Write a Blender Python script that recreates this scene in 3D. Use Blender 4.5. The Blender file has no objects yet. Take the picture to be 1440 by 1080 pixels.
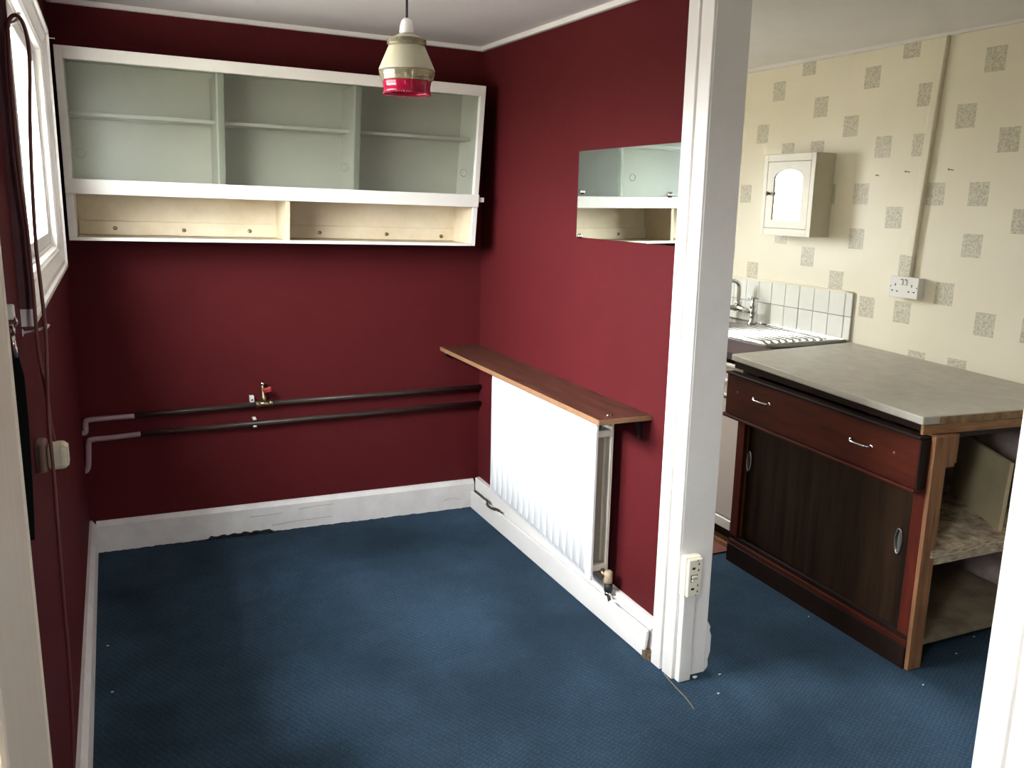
import bpy, bmesh, math, random
import numpy as np
from mathutils import Vector, Matrix
random.seed(7)
C = bpy.context.scene
COL = C.collection

# ------------------------------------------------------------------ camera, sky, exposure
F_PX, YAW, PITCH, ROLL, EYE = 1218.42, math.radians(24.73), math.radians(11.899), math.radians(1.209), 1.6
fw = Vector((math.sin(YAW)*math.cos(PITCH), math.cos(YAW)*math.cos(PITCH), -math.sin(PITCH)))
r0 = Vector((math.cos(YAW), -math.sin(YAW), 0)); u0 = r0.cross(fw)
rt = math.cos(ROLL)*r0 + math.sin(ROLL)*u0
up = -math.sin(ROLL)*r0 + math.cos(ROLL)*u0
cam = bpy.data.cameras.new('camera'); camo = bpy.data.objects.new('camera', cam); COL.objects.link(camo)
m = Matrix((rt, up, -fw)).transposed().to_4x4(); m.translation = (0, 0, EYE)
camo.matrix_world = m
cam.sensor_fit = 'HORIZONTAL'; cam.sensor_width = 36.0; cam.lens = 36.0*F_PX/1440.0; cam.clip_start = 0.02
C.camera = camo

W = bpy.data.worlds.new('overcast_sky'); C.world = W; W.use_nodes = True
bg = W.node_tree.nodes['Background']; bg.inputs[1].default_value = 23.5
_N, _L = W.node_tree.nodes, W.node_tree.links          # overcast sky: zenith three times the horizon, dull ground below
_tc = _N.new('ShaderNodeTexCoord'); _sp = _N.new('ShaderNodeSeparateXYZ'); _L.new(_tc.outputs['Generated'], _sp.inputs[0])
_rp = _N.new('ShaderNodeValToRGB'); _mr = _N.new('ShaderNodeMapRange'); _mr.inputs['From Min'].default_value = -1; _L.new(_sp.outputs['Z'], _mr.inputs[0]); _L.new(_mr.outputs[0], _rp.inputs[0])
_e = _rp.color_ramp.elements; _e[0].position = .47; _e[0].color = (.10, .095, .085, 1); _e[1].position = 1.0; _e[1].color = (.95, .98, 1.0, 1)
_k = _e.new(.50); _k.color = (.27, .275, .28, 1)
_L.new(_rp.outputs[0], bg.inputs[0])
C.view_settings.view_transform = 'Standard'; C.view_settings.look = 'None'
C.view_settings.gamma = 1.0; C.view_settings.use_curve_mapping = False
C.view_settings.exposure = 2.75
C.cycles.use_denoising = True
C.cycles.max_bounces = 10; C.cycles.diffuse_bounces = 6; C.cycles.transparent_max_bounces = 16
C.cycles.sample_clamp_indirect = 8.0

def portal(loc, size_x, size_y, normal):
    l = bpy.data.lights.new('window_portal', 'AREA'); l.shape = 'RECTANGLE'; l.size = size_x; l.size_y = size_y
    l.cycles.is_portal = True
    o = bpy.data.objects.new('window_portal', l); COL.objects.link(o)
    o.location = loc; o.rotation_euler = Vector(normal).to_track_quat('-Z', 'Y').to_euler()
portal((-0.47, 2.74, 1.74), 1.40, 0.68, (1, 0, 0))
portal((-0.47, .46, 1.56), .46, .60, (1, 0, 0))
portal((1.195, -1.37, 1.56), 0.40, 0.72, (0, 1, 0))
portal((2.26, 4.83, 1.66), 0.60, 0.74, (0, -1, 0))

# ------------------------------------------------------------------ pixel ray helpers: points on real planes
def ray(px, py): return fw + rt*((px-720)/F_PX) - up*((py-540)/F_PX)
def onX(px, py, x): d = ray(px, py); return Vector((0, 0, EYE)) + d*(x/d.x)
def onY(px, py, y): d = ray(px, py); return Vector((0, 0, EYE)) + d*(y/d.y)
def onZ(px, py, z): d = ray(px, py); return Vector((0, 0, EYE)) + d*((z-EYE)/d.z)

# ------------------------------------------------------------------ mesh builders
class MB:
    def __init__(s): s.v = []; s.f = []; s.mi = []; s.sm = []
    def add(s, vs, fs, mi=0, smooth=False):
        b = len(s.v); s.v += [Vector(p) for p in vs]
        for f in fs: s.f.append([b+i for i in f]); s.mi.append(mi); s.sm.append(smooth)
        return s
    def hexa(s, p, mi=0, bevel=0.0, seg=2):
        """p: 8 corners, bottom ring then top ring, counter-clockwise from above"""
        fs = [(3,2,1,0),(4,5,6,7),(0,1,5,4),(1,2,6,5),(2,3,7,6),(3,0,4,7)]
        if bevel <= 0: return s.add(p, fs, mi)
        bm = bmesh.new(); vv = [bm.verts.new(q) for q in p]
        for f in fs: bm.faces.new([vv[i] for i in f])
        bmesh.ops.bevel(bm, geom=bm.edges[:], offset=bevel, segments=seg, affect='EDGES', profile=0.5, clamp_overlap=True)
        bm.verts.index_update()
        s.add([v.co.copy() for v in bm.verts], [[v.index for v in f.verts] for f in bm.faces], mi)
        bm.free(); return s
    def box(s, x0, x1, y0, y1, z0, z1, bevel=0.0, mi=0, seg=2):
        return s.hexa([(x0,y0,z0),(x1,y0,z0),(x1,y1,z0),(x0,y1,z0),(x0,y0,z1),(x1,y0,z1),(x1,y1,z1),(x0,y1,z1)], mi, bevel, seg)
    def tube(s, pts, r, n=10, mi=0, cap=True, smooth_path=0):
        pts = [Vector(p) for p in pts]
        if smooth_path: pts = catmull(pts, smooth_path)
        rs = r if isinstance(r, (list, tuple)) else [r]*len(pts)
        b = len(s.v); prev = None
        for i, p in enumerate(pts):
            t = (pts[min(i+1, len(pts)-1)] - pts[max(i-1, 0)]).normalized()
            if prev is None:
                a = Vector((0,0,1)) if abs(t.z) < .9 else Vector((1,0,0)); nrm = t.cross(a).normalized()
            else: nrm = (prev - t*prev.dot(t)).normalized()
            prev = nrm; bi = t.cross(nrm)
            for k in range(n):
                a = 2*math.pi*k/n; s.v.append(p + (nrm*math.cos(a) + bi*math.sin(a))*rs[i])
        for i in range(len(pts)-1):
            for k in range(n):
                s.f.append([b+i*n+k, b+i*n+(k+1)%n, b+(i+1)*n+(k+1)%n, b+(i+1)*n+k]); s.mi.append(mi); s.sm.append(True)
        if cap:
            s.f.append([b+k for k in range(n)][::-1]); s.mi.append(mi); s.sm.append(False)
            e = b+(len(pts)-1)*n; s.f.append([e+k for k in range(n)]); s.mi.append(mi); s.sm.append(False)
        return s
    def lathe(s, prof, origin, axis=(0,0,1), n=32, mi=0, closed=False):
        q = Vector(axis).normalized().to_track_quat('Z', 'Y'); o = Vector(origin); b = len(s.v)
        for (r, h) in prof:
            for k in range(n):
                a = 2*math.pi*k/n; s.v.append(o + q @ Vector((r*math.cos(a), r*math.sin(a), h)))
        L = len(prof)
        for i in range(L if closed else L-1):
            j = (i+1) % L
            for k in range(n):
                s.f.append([b+i*n+k, b+i*n+(k+1)%n, b+j*n+(k+1)%n, b+j*n+k]); s.mi.append(mi); s.sm.append(True)
        return s
    def disc_stack(s, prof, origin, axis=(0,0,1), n=20, mi=0):
        return s.lathe([(0.0001, prof[0][1])] + list(prof) + [(0.0001, prof[-1][1])], origin, axis, n, mi)
    def torus(s, c, axis, R, r, n=24, k=8, mi=0):
        return s.lathe([(R + r*math.cos(2*math.pi*i/k), r*math.sin(2*math.pi*i/k)) for i in range(k)], c, axis, n, mi, closed=True)
    def prism(s, poly, d, mi=0):
        """poly: planar 3D polygon, d: extrusion vector"""
        d = Vector(d); p = [Vector(q) for q in poly]; n = len(p)
        fs = [list(range(n))[::-1], [n+i for i in range(n)]] + [[i, (i+1) % n, n+(i+1) % n, n+i] for i in range(n)]
        return s.add(p + [q+d for q in p], fs, mi)

def catmull(p, k):
    out = []
    for i in range(len(p)-1):
        a, b, c, d = p[max(i-1,0)], p[i], p[i+1], p[min(i+2,len(p)-1)]
        for j in range(k):
            t = j/k
            out.append(.5*((2*b) + (c-a)*t + (2*a-5*b+4*c-d)*t*t + (3*b-a-3*c+d)*t**3))
    return out + [p[-1]]

ORG = {}
def obj(name, mb, mat, parent=None, label=None):
    me = bpy.data.meshes.new(name)
    if parent is None:
        xs = np.array([tuple(v) for v in mb.v]); lo, hi = xs.min(0), xs.max(0)
        org = Vector(((lo[0]+hi[0])/2, (lo[1]+hi[1])/2, lo[2]))
    else: org = ORG[parent.name]
    me.from_pydata([tuple(v-org) for v in mb.v], [], mb.f)
    mats = mat if isinstance(mat, (list, tuple)) else [mat]
    for m_ in mats: me.materials.append(m_)
    me.polygons.foreach_set('material_index', mb.mi); me.polygons.foreach_set('use_smooth', mb.sm)
    bm = bmesh.new(); bm.from_mesh(me); bmesh.ops.recalc_face_normals(bm, faces=bm.faces[:]); bm.to_mesh(me); bm.free()
    me.update()
    o = bpy.data.objects.new(name, me); COL.objects.link(o)
    if parent is None: o.location = org
    else: o.parent = parent
    ORG[o.name] = org
    if label: o['label'] = label
    return o
def thing(name, label, cat, loc, group=None):
    o = bpy.data.objects.new(name, None); COL.objects.link(o); o.location = loc; o.empty_display_size = .05
    ORG[o.name] = Vector(loc); return tag(o, label, cat, group)
def tag(o, label, cat, group=None):
    o['label'] = label; o['category'] = cat
    if group: o['group'] = group
    return o
def struct(name, mb, mat, parent=None):
    o = obj(name, mb, mat, parent)
    if parent is None: o['kind'] = 'structure'
    return o
def sempty(name, loc):
    o = bpy.data.objects.new(name, None); COL.objects.link(o); o.location = loc; ORG[o.name] = Vector(loc); o['kind'] = 'structure'; return o

# ------------------------------------------------------------------ materials
def mat(name, col, rough=.5, metal=0.0, var=0.0, vscale=6.0, bump=0.0, bscale=200.0, col2=None, spec=.5, coat=0.0, stretch=None):
    m = bpy.data.materials.new(name); m.use_nodes = True; nt = m.node_tree; N = nt.nodes; L = nt.links
    b = N['Principled BSDF']; b.inputs['Roughness'].default_value = rough; b.inputs['Metallic'].default_value = metal
    b.inputs['Base Color'].default_value = (*col, 1); b.inputs['Specular IOR Level'].default_value = spec
    b.inputs['Coat Weight'].default_value = coat
    tc = N.new('ShaderNodeTexCoord'); src = tc.outputs['Object']
    if stretch:
        mp = N.new('ShaderNodeMapping'); mp.inputs['Scale'].default_value = stretch; L.new(src, mp.inputs[0]); src = mp.outputs[0]
    if var > 0 or col2:
        nz = N.new('ShaderNodeTexNoise'); nz.inputs['Scale'].default_value = vscale; nz.inputs['Detail'].default_value = 6; nz.inputs['Roughness'].default_value = .65
        L.new(src, nz.inputs['Vector'])
        rp = N.new('ShaderNodeValToRGB'); rp.color_ramp.elements[0].position = .35; rp.color_ramp.elements[1].position = .68
        c2 = col2 or tuple(max(0, c*(1-var)) for c in col)
        rp.color_ramp.elements[0].color = (*c2, 1); rp.color_ramp.elements[1].color = (*col, 1)
        L.new(nz.outputs['Fac'], rp.inputs[0]); L.new(rp.outputs[0], b.inputs['Base Color'])
    if bump > 0:
        n2 = N.new('ShaderNodeTexNoise'); n2.inputs['Scale'].default_value = bscale; n2.inputs['Detail'].default_value = 3
        L.new(src, n2.inputs['Vector'])
        bp = N.new('ShaderNodeBump'); bp.inputs['Strength'].default_value = bump; bp.inputs['Distance'].default_value = .004
        L.new(n2.outputs['Fac'], bp.inputs['Height']); L.new(bp.outputs[0], b.inputs['Normal'])
    return m
def nodes(m): return m.node_tree.nodes, m.node_tree.links, m.node_tree.nodes['Principled BSDF']

RED = mat('red_painted_wallpaper', (.088, .0090, .0110), .72, var=.10, vscale=3, bump=.35, bscale=260, spec=.12)
WHITE = mat('white_gloss_paint', (.80, .77, .735), .38, var=.06, vscale=5, bump=.12, bscale=60)
DIRTYW = mat('worn_white_paint', (.74, .72, .70), .5, col2=(.64, .61, .59), vscale=9, bump=.25, bscale=70)
CREAMW = mat('cream_door_paint', (.80, .73, .60), .45, var=.06, vscale=4, bump=.15, bscale=40, stretch=(8, 8, .6))
CEIL = mat('ceiling_paint', (.74, .71, .69), .8, var=.05, vscale=3, bump=.25, bscale=90)
CAB = mat('cabinet_white_paint', (.80, .775, .71), .42, var=.04, vscale=7, bump=.08, bscale=80)
CABIN = mat('cabinet_inner_paint', (.60, .585, .52), .55, var=.06, vscale=6)
CABLOW = mat('yellowed_inner_paint', (.66, .58, .43), .55, col2=(.55, .45, .30), vscale=5)
ENAMEL = mat('radiator_enamel', (.74, .745, .75), .3)
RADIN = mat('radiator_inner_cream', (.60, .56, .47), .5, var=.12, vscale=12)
IVORY = mat('ivory_plastic', (.74, .70, .56), .35)
PALEPLASTIC = mat('pale_grey_plastic', (.74, .73, .68), .35)
PLUG = mat('aged_cream_plastic', (.66, .61, .45), .4, var=.12, vscale=40)
AGEDBROWN = mat('aged_brown_plastic', (.20, .12, .09), .5)
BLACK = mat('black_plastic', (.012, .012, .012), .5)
HOLE = mat('dark_socket_hole', (.01, .008, .006), .8)
CHROME = mat('chrome', (.62, .62, .60), .14, metal=1)
STEEL = mat('stainless_steel', (.50, .49, .47), .20, metal=1, bump=.05, bscale=300)
BRASS = mat('dull_brass', (.36, .29, .17), .42, metal=1, var=.4, vscale=60)
PIPE = mat('brown_painted_pipe', (.045, .030, .022), .45, var=.3, vscale=20)
PIPEP = mat('lilac_painted_pipe', (.40, .26, .28), .5, var=.15, vscale=40)
REDLEVER = mat('red_lever_plastic', (.32, .02, .02), .4)
FLEX = mat('maroon_flex', (.14, .034, .026), .5)
STRAP = mat('black_green_webbing', (.006, .007, .006), .9, spec=.1)
BLACKFLEX = mat('black_flex', (.012, .010, .009), .5)
TILE = mat('white_glazed_tile', (.76, .76, .70), .2, var=.04, vscale=10)
GROUT = mat('grey_grout', (.28, .26, .22), .85)
WORKTOP = mat('grey_beige_laminate', (.46, .425, .36), .45, col2=(.37, .335, .275), vscale=14, bump=.04, bscale=200)
CHIP = mat('raw_chipboard', (.30, .19, .095), .8, col2=(.16, .09, .04), vscale=35, bump=.4, bscale=120)
RAW = mat('raw_softwood', (.30, .135, .055), .7, col2=(.15, .062, .024), vscale=7, stretch=(9, 9, .8), bump=.2, bscale=50)
RAIL = mat('raw_rail_wood', (.33, .165, .068), .65, col2=(.18, .075, .026), vscale=7, stretch=(1, 9, 9), bump=.2, bscale=50)
MAHOG = mat('red_brown_varnish', (.085, .017, .009), .38, col2=(.040, .009, .006), vscale=5, stretch=(6, .7, 6), coat=.0, spec=.10)
MAHOGV = mat('red_varnish_upright', (.105, .019, .011), .42, col2=(.055, .011, .007), vscale=5, stretch=(6, 6, .7), coat=.0, spec=.10)
DOORW = mat('dark_veneer', (.042, .023, .013), .40, col2=(.013, .007, .005), vscale=4, stretch=(5, 5, .35), coat=.0, spec=.10)
DARKW = mat('dark_stained_wood', (.022, .012, .009), .42, var=.4, vscale=8, spec=.10)
SHELFW = mat('brown_stained_shelf', (.105, .040, .023), .45, col2=(.045, .015, .009), vscale=6, stretch=(7, .9, 7))
EDGEW = mat('pale_shelf_edge', (.30, .155, .075), .6, var=.25, vscale=14)
WORN = mat('worn_pale_board', (.70, .58, .43), .85, col2=(.20, .14, .09), vscale=10, stretch=(2, 2, 14), bump=.5, bscale=60)
CARD = mat('buff_hardboard', (.50, .41, .24), .8, var=.22, vscale=4)
PLASTER = mat('mauve_plaster', (.58, .44, .41), .9, col2=(.20, .15, .14), vscale=5, bump=.5, bscale=30)
DUSTY = mat('dusty_dark_board', (.26, .20, .13), .9, col2=(.10, .075, .05), vscale=5)
PINKW = mat('pinkish_white_laminate', (.62, .53, .50), .4)
TERRA = mat('terracotta_lino', (.20, .055, .03), .6, var=.3, vscale=12)
RUBBLE = mat('brown_rubble', (.05, .03, .018), .95, col2=(.16, .11, .07), vscale=50, bump=.8, bscale=80)
FLAKE = mat('white_paint_flake', (.80, .80, .77), .7)
TWIST = mat('tan_thread', (.24, .18, .12), .9)
CREAMG = None

# mirror
MIRROR = mat('mirror_silver', (.80, .86, .82), .015, metal=1)
# carpet: blue cord with a diagonal dotted weave, worn paler patches
CARPET = mat('blue_cord_carpet', (.022, .050, .100), .95, spec=.05)
def _carpet(m):
    N, L, b = nodes(m); tc = N.new('ShaderNodeTexCoord')
    n1 = N.new('ShaderNodeTexNoise'); n1.inputs['Scale'].default_value = 2.2; n1.inputs['Detail'].default_value = 5
    n2 = N.new('ShaderNodeTexNoise'); n2.inputs['Scale'].default_value = 240; n2.inputs['Detail'].default_value = 2
    L.new(tc.outputs['Object'], n1.inputs['Vector']); L.new(tc.outputs['Object'], n2.inputs['Vector'])
    rp = N.new('ShaderNodeValToRGB'); rp.color_ramp.elements[0].position = .3; rp.color_ramp.elements[1].position = .75
    rp.color_ramp.elements[0].color = (.0160, .0300, .0450, 1); rp.color_ramp.elements[1].color = (.0370, .0680, .1080, 1)
    L.new(n1.outputs['Fac'], rp.inputs[0])
    # cord weave: rows of short dashes
    mp = N.new('ShaderNodeMapping'); mp.inputs['Rotation'].default_value = (0, 0, math.radians(-28)); L.new(tc.outputs['Object'], mp.inputs[0])
    w1 = N.new('ShaderNodeTexWave'); w1.wave_type = 'BANDS'; w1.bands_direction = 'Y'; w1.inputs['Scale'].default_value = 24; w1.inputs['Distortion'].default_value = 3.5; w1.inputs['Detail'].default_value = 2; w1.inputs['Detail Scale'].default_value = 6
    w2 = N.new('ShaderNodeTexWave'); w2.wave_type = 'BANDS'; w2.bands_direction = 'X'; w2.inputs['Scale'].default_value = 17; w2.inputs['Distortion'].default_value = 5; w2.inputs['Detail'].default_value = 2; w2.inputs['Detail Scale'].default_value = 6
    L.new(mp.outputs[0], w1.inputs[0]); L.new(mp.outputs[0], w2.inputs[0])
    mul = N.new('ShaderNodeMath'); mul.operation = 'MULTIPLY'; L.new(w1.outputs['Fac'], mul.inputs[0]); L.new(w2.outputs['Fac'], mul.inputs[1])
    ad = N.new('ShaderNodeMath'); ad.operation = 'ADD'; L.new(mul.outputs[0], ad.inputs[0]); L.new(n2.outputs['Fac'], ad.inputs[1])
    mx = N.new('ShaderNodeMix'); mx.data_type = 'RGBA'; mx.blend_type = 'MULTIPLY'; mx.inputs[0].default_value = 1
    r2 = N.new('ShaderNodeValToRGB'); r2.color_ramp.elements[0].position = .25; r2.color_ramp.elements[1].position = .95
    r2.color_ramp.elements[0].color = (.70, .70, .71, 1); r2.color_ramp.elements[1].color = (1.25, 1.22, 1.18, 1)
    L.new(ad.outputs[0], r2.inputs[0]); L.new(rp.outputs[0], mx.inputs[6]); L.new(r2.outputs[0], mx.inputs[7]); L.new(mx.outputs[2], b.inputs['Base Color'])
    bp = N.new('ShaderNodeBump'); bp.inputs['Strength'].default_value = .4; bp.inputs['Distance'].default_value = .003
    L.new(ad.outputs[0], bp.inputs['Height']); L.new(bp.outputs[0], b.inputs['Normal'])
    b.inputs['Sheen Weight'].default_value = .0
_carpet(CARPET)
# kitchen wallpaper: cream with an embossed square-tile grid; the speckled squares are a second material
def _paper(name, col, speck):
    m = mat(name, col, .45, spec=.4); N, L, b = nodes(m); tc = N.new('ShaderNodeTexCoord')
    g = N.new('ShaderNodeNewGeometry'); sp = N.new('ShaderNodeSeparateXYZ'); L.new(g.outputs['Position'], sp.inputs[0])
    def line(sock, off, pitch):
        a = N.new('ShaderNodeMath'); a.operation = 'SUBTRACT'; L.new(sock, a.inputs[0]); a.inputs[1].default_value = off
        d = N.new('ShaderNodeMath'); d.operation = 'DIVIDE'; L.new(a.outputs[0], d.inputs[0]); d.inputs[1].default_value = pitch
        f = N.new('ShaderNodeMath'); f.operation = 'PINGPONG'; L.new(d.outputs[0], f.inputs[0]); f.inputs[1].default_value = .5
        k = N.new('ShaderNodeMath'); k.operation = 'LESS_THAN'; L.new(f.outputs[0], k.inputs[0]); k.inputs[1].default_value = .022; return k
    a = line(sp.outputs['Y'], PY0, PYP); c = line(sp.outputs['Z'], PZ0, PZP)
    mxx = N.new('ShaderNodeMath'); mxx.operation = 'MAXIMUM'; L.new(a.outputs[0], mxx.inputs[0]); L.new(c.outputs[0], mxx.inputs[1])
    bp = N.new('ShaderNodeBump'); bp.inputs['Strength'].default_value = .35; bp.inputs['Distance'].default_value = .002; bp.invert = True
    L.new(mxx.outputs[0], bp.inputs['Height']); L.new(bp.outputs[0], b.inputs['Normal'])
    nz = N.new('ShaderNodeTexNoise'); nz.inputs['Scale'].default_value = 130 if speck else 2.5; nz.inputs['Detail'].default_value = 4
    L.new(tc.outputs['Object'], nz.inputs['Vector'])
    rp = N.new('ShaderNodeValToRGB'); L.new(nz.outputs['Fac'], rp.inputs[0]); L.new(rp.outputs[0], b.inputs['Base Color'])
    if speck:
        rp.color_ramp.elements[0].position = .34; rp.color_ramp.elements[1].position = .60
        rp.color_ramp.elements[0].color = (.39, .36, .275, 1); rp.color_ramp.elements[1].color = (.62, .575, .445, 1)
    else:
        rp.color_ramp.elements[0].position = .3; rp.color_ramp.elements[1].position = .7
        rp.color_ramp.elements[0].color = (.72, .668, .525, 1); rp.color_ramp.elements[1].color = (.77, .718, .575, 1)
    return m
PYP, PZP = .1075, .1085
PY0, PZ0 = 2.49 - PYP/2, 2.322 + PZP/2
PAPER = _paper('cream_tile_wallpaper', (.75, .69, .53), False)
SPECK = _paper('speckled_wallpaper_square', (.5, .46, .36), True)

def thin_glass(name, tint, alpha, rough, bump=0.0, bscale=300):
    m = bpy.data.materials.new(name); m.use_nodes = True; N = m.node_tree.nodes; L = m.node_tree.links
    N.remove(N['Principled BSDF']); out = N['Material Output']
    tr = N.new('ShaderNodeBsdfTransparent'); tr.inputs[0].default_value = (*tint, 1)
    gl = N.new('ShaderNodeBsdfGlossy'); gl.inputs['Roughness'].default_value = rough; gl.inputs[0].default_value = (.9, .95, .92, 1)
    fr = N.new('ShaderNodeLayerWeight'); fr.inputs[0].default_value = .35
    ad = N.new('ShaderNodeMath'); ad.operation = 'MULTIPLY_ADD'; L.new(fr.outputs['Fresnel'], ad.inputs[0]); ad.inputs[1].default_value = .28; ad.inputs[2].default_value = alpha
    mx = N.new('ShaderNodeMixShader'); L.new(ad.outputs[0], mx.inputs[0]); L.new(tr.outputs[0], mx.inputs[1]); L.new(gl.outputs[0], mx.inputs[2]); L.new(mx.outputs[0], out.inputs[0])
    if bump:
        tc = N.new('ShaderNodeTexCoord'); nz = N.new('ShaderNodeTexVoronoi'); nz.inputs['Scale'].default_value = bscale; L.new(tc.outputs['Object'], nz.inputs['Vector'])
        bp = N.new('ShaderNodeBump'); bp.inputs['Strength'].default_value = bump; bp.inputs['Distance'].default_value = .002; L.new(nz.outputs['Distance'], bp.inputs['Height']); L.new(bp.outputs[0], gl.inputs['Normal'])
    return m
GLASSDOOR = thin_glass('stippled_green_glass', (.86, .875, .85), .02, .25, .4, 220)
PANE = thin_glass('clear_window_glass', (.97, .98, .98), .03, .02)

# ================================================================== STRUCTURE
XL, XR, XK = -0.175, 1.695, 3.35        # wall planes: outer wall, partition, kitchen far wall
XP = 1.765                              # kitchen side of partition
YN, YK = -1.25, 4.70                    # near wall, kitchen back wall
def yb(x): return 4.09 + (XR-x)*.0294   # back wall, a little out of square
def zc(x, y): return 2.322 + .016*(y-4.09) - .0196*(x-XR)

mb = MB(); mb.add([(XL-.1,YN-.1,0),(XK+.1,YN-.1,0),(XK+.1,YK+.1,0),(XL-.1,YK+.1,0),(XL-.1,YN-.1,-.1),(XK+.1,YN-.1,-.1),(XK+.1,YK+.1,-.1),(XL-.1,YK+.1,-.1)],
    [(0,1,2,3),(7,6,5,4),(0,4,5,1),(1,5,6,2),(2,6,7,3),(3,7,4,0)])
struct('floor', mb, CARPET)
mb = MB(); mb.hexa([(XL-.4,yb(XL)-.0,-.1),(XP,yb(XP),-.1),(XP,yb(XP)+.12,-.1),(XL-.4,yb(XL)+.12,-.1),(XL-.4,yb(XL),2.6),(XP,yb(XP),2.6),(XP,yb(XP)+.12,2.6),(XL-.4,yb(XL)+.12,2.6)])
struct('wall_back', mb, RED)
# outer wall with window opening
WY0, WY1, WZ0, WZ1 = 2.045, 3.435, 1.400, 2.076
D0, D1, DZ = .05, .93, 2.02
mb = MB(); x0, x1 = XL-.22, XL
for (a, b, c, d) in ((YN-.1, D0, -.1, 2.6), (D0, D1, DZ, 2.6), (D1, WY0, -.1, 2.6), (WY0, WY1, -.1, WZ0), (WY0, WY1, WZ1, 2.6), (WY1, 4.30, -.1, 2.6)): mb.box(x0, x1, a, b, c, d)
struct('wall_left', mb, RED)
# partition between the two rooms, a wide opening between y 1.11 and 2.245
OY0, OY1 = 1.10, 2.24
mb = MB(); mb.box(XR, XP, OY1, 4.2, -.1, 2.6); mb.box(XR, XP, YN, OY0, -.1, 2.6)
for i, f in enumerate(mb.f): mb.mi[i] = 0
o = struct('wall_middle', mb, [RED, PAPER])
for p in o.data.polygons:
    if p.normal.x > .9: p.material_index = 1
# kitchen far wall: papered
SQ = [(11,0),(13,1),(10,2),(7,1),(5,0),(8,3),(6,4),(4,2),(1,1),(2,3),(0,4),(14,3),(7,6),(3,6),(1,6),(12,4),(10,4),(15,6),(16,2),(5,7),(1,8),(4,9),(2,10),(4,11),(0,11),(4,4),
      (10,9),(8,10),(6,11),(14,10),(16,9),(7,8),(-1,7),(3,13),(1,13),(-2,11),(16,4),(-2,2),(-3,5),(-5,1),(-6,6),(-4,9),(9,6),(12,8)]
mb = MB(); ks = range(-34, 22); js = range(-1, 23)
for k in ks:
    for j in js:
        y0, y1 = PY0 + k*PYP, PY0 + (k+1)*PYP; z1, z0 = PZ0 - j*PZP, PZ0 - (j+1)*PZP
        if (k, j) in SQ:
            e = .006; a, b, c, d = (y0+e, y1-e, z0+e*.7, z1-e*.7)
            mb.add([(XK,y0,z0),(XK,y1,z0),(XK,y1,z1),(XK,y0,z1),(XK,a,c),(XK,b,c),(XK,b,d),(XK,a,d)], [(0,1,5,4),(1,2,6,5),(2,3,7,6),(3,0,4,7)], 0)
            mb.add([(XK,a,c),(XK,b,c),(XK,b,d),(XK,a,d)], [(0,1,2,3)], 1)
        else: mb.add([(XK,y0,z0),(XK,y1,z0),(XK,y1,z1),(XK,y0,z1)], [(0,1,2,3)], 0)
mb.box(XK+.002, XK+.1, YN-.1, YK+.1, -.1, 2.6)
o = struct('wall_right', mb, [PAPER, SPECK])
# kitchen back wall with window, near wall with window
KW = (1.98, 2.54, 1.30, 2.02)
mb = MB()
for (a, b, c, d) in ((XP-.02, KW[0], -.1, 2.6), (KW[1], XK+.1, -.1, 2.6), (KW[0], KW[1], -.1, KW[2]), (KW[0], KW[1], KW[3], 2.6)): mb.box(a, b, YK, YK+.1, c, d)
mb.box(XP-.02, XP, 4.15, YK, -.1, 2.6)
struct('wall_kitchen', mb, PAPER)
NW = (1.02, 1.37, 1.22, 1.90)
mb = MB()
for (a, b, c, d) in ((XL-.12, NW[0], -.1, 2.6), (NW[1], XK+.1, -.1, 2.6), (NW[0], NW[1], -.1, NW[2]), (NW[0], NW[1], NW[3], 2.6)): mb.box(a, b, YN-.1, YN, c, d)
struct('wall_front', mb, RED)
# ceilings
mb = MB(); q = [(XL-.12,YN-.1),(XP-.03,YN-.1),(XP-.03,4.3),(XL-.12,4.3)]
mb.hexa([(x,y,zc(x,y)) for x,y in q] + [(x,y,2.62) for x,y in q]); struct('ceiling', mb, CEIL)
mb = MB(); q = [(XP-.03,YN-.1),(XK+.1,YN-.1),(XK+.1,YK+.1),(XP-.03,YK+.1)]
mb.hexa([(x,y,2.352+.006*(y-3)) for x,y in q] + [(x,y,2.62) for x,y in q]); struct('ceiling_kitchen', mb, CEIL)
# coving strips
def strip(pts, dx, dy, dz=.02):
    (ax, ay), (bx_, by) = pts; q = [(ax, ay), (bx_, by), (bx_+dx, by+dy), (ax+dx, ay+dy)]; mb = MB()
    mb.hexa([(x, y, zc(x, y)-dz) for x, y in q] + [(x, y, zc(x, y)+.003) for x, y in q], bevel=.004); return mb
struct('trim_1', strip(((XL, yb(XL)-.022), (XR, yb(XR)-.022)), 0, .022), WHITE)
struct('trim_2', strip(((XR-.022, OY1), (XR, OY1)), 0, yb(XR)-.022-OY1), WHITE)
struct('trim_3', strip(((XL, WY0-2), (XL+.022, WY0-2)), 0, yb(XL)-.022-WY0+2), WHITE)
mb = MB(); mb.box(XK-.016, XK, YN, YK, 2.337, 2.37, bevel=.004); struct('trim_4', mb, CEIL)

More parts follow.
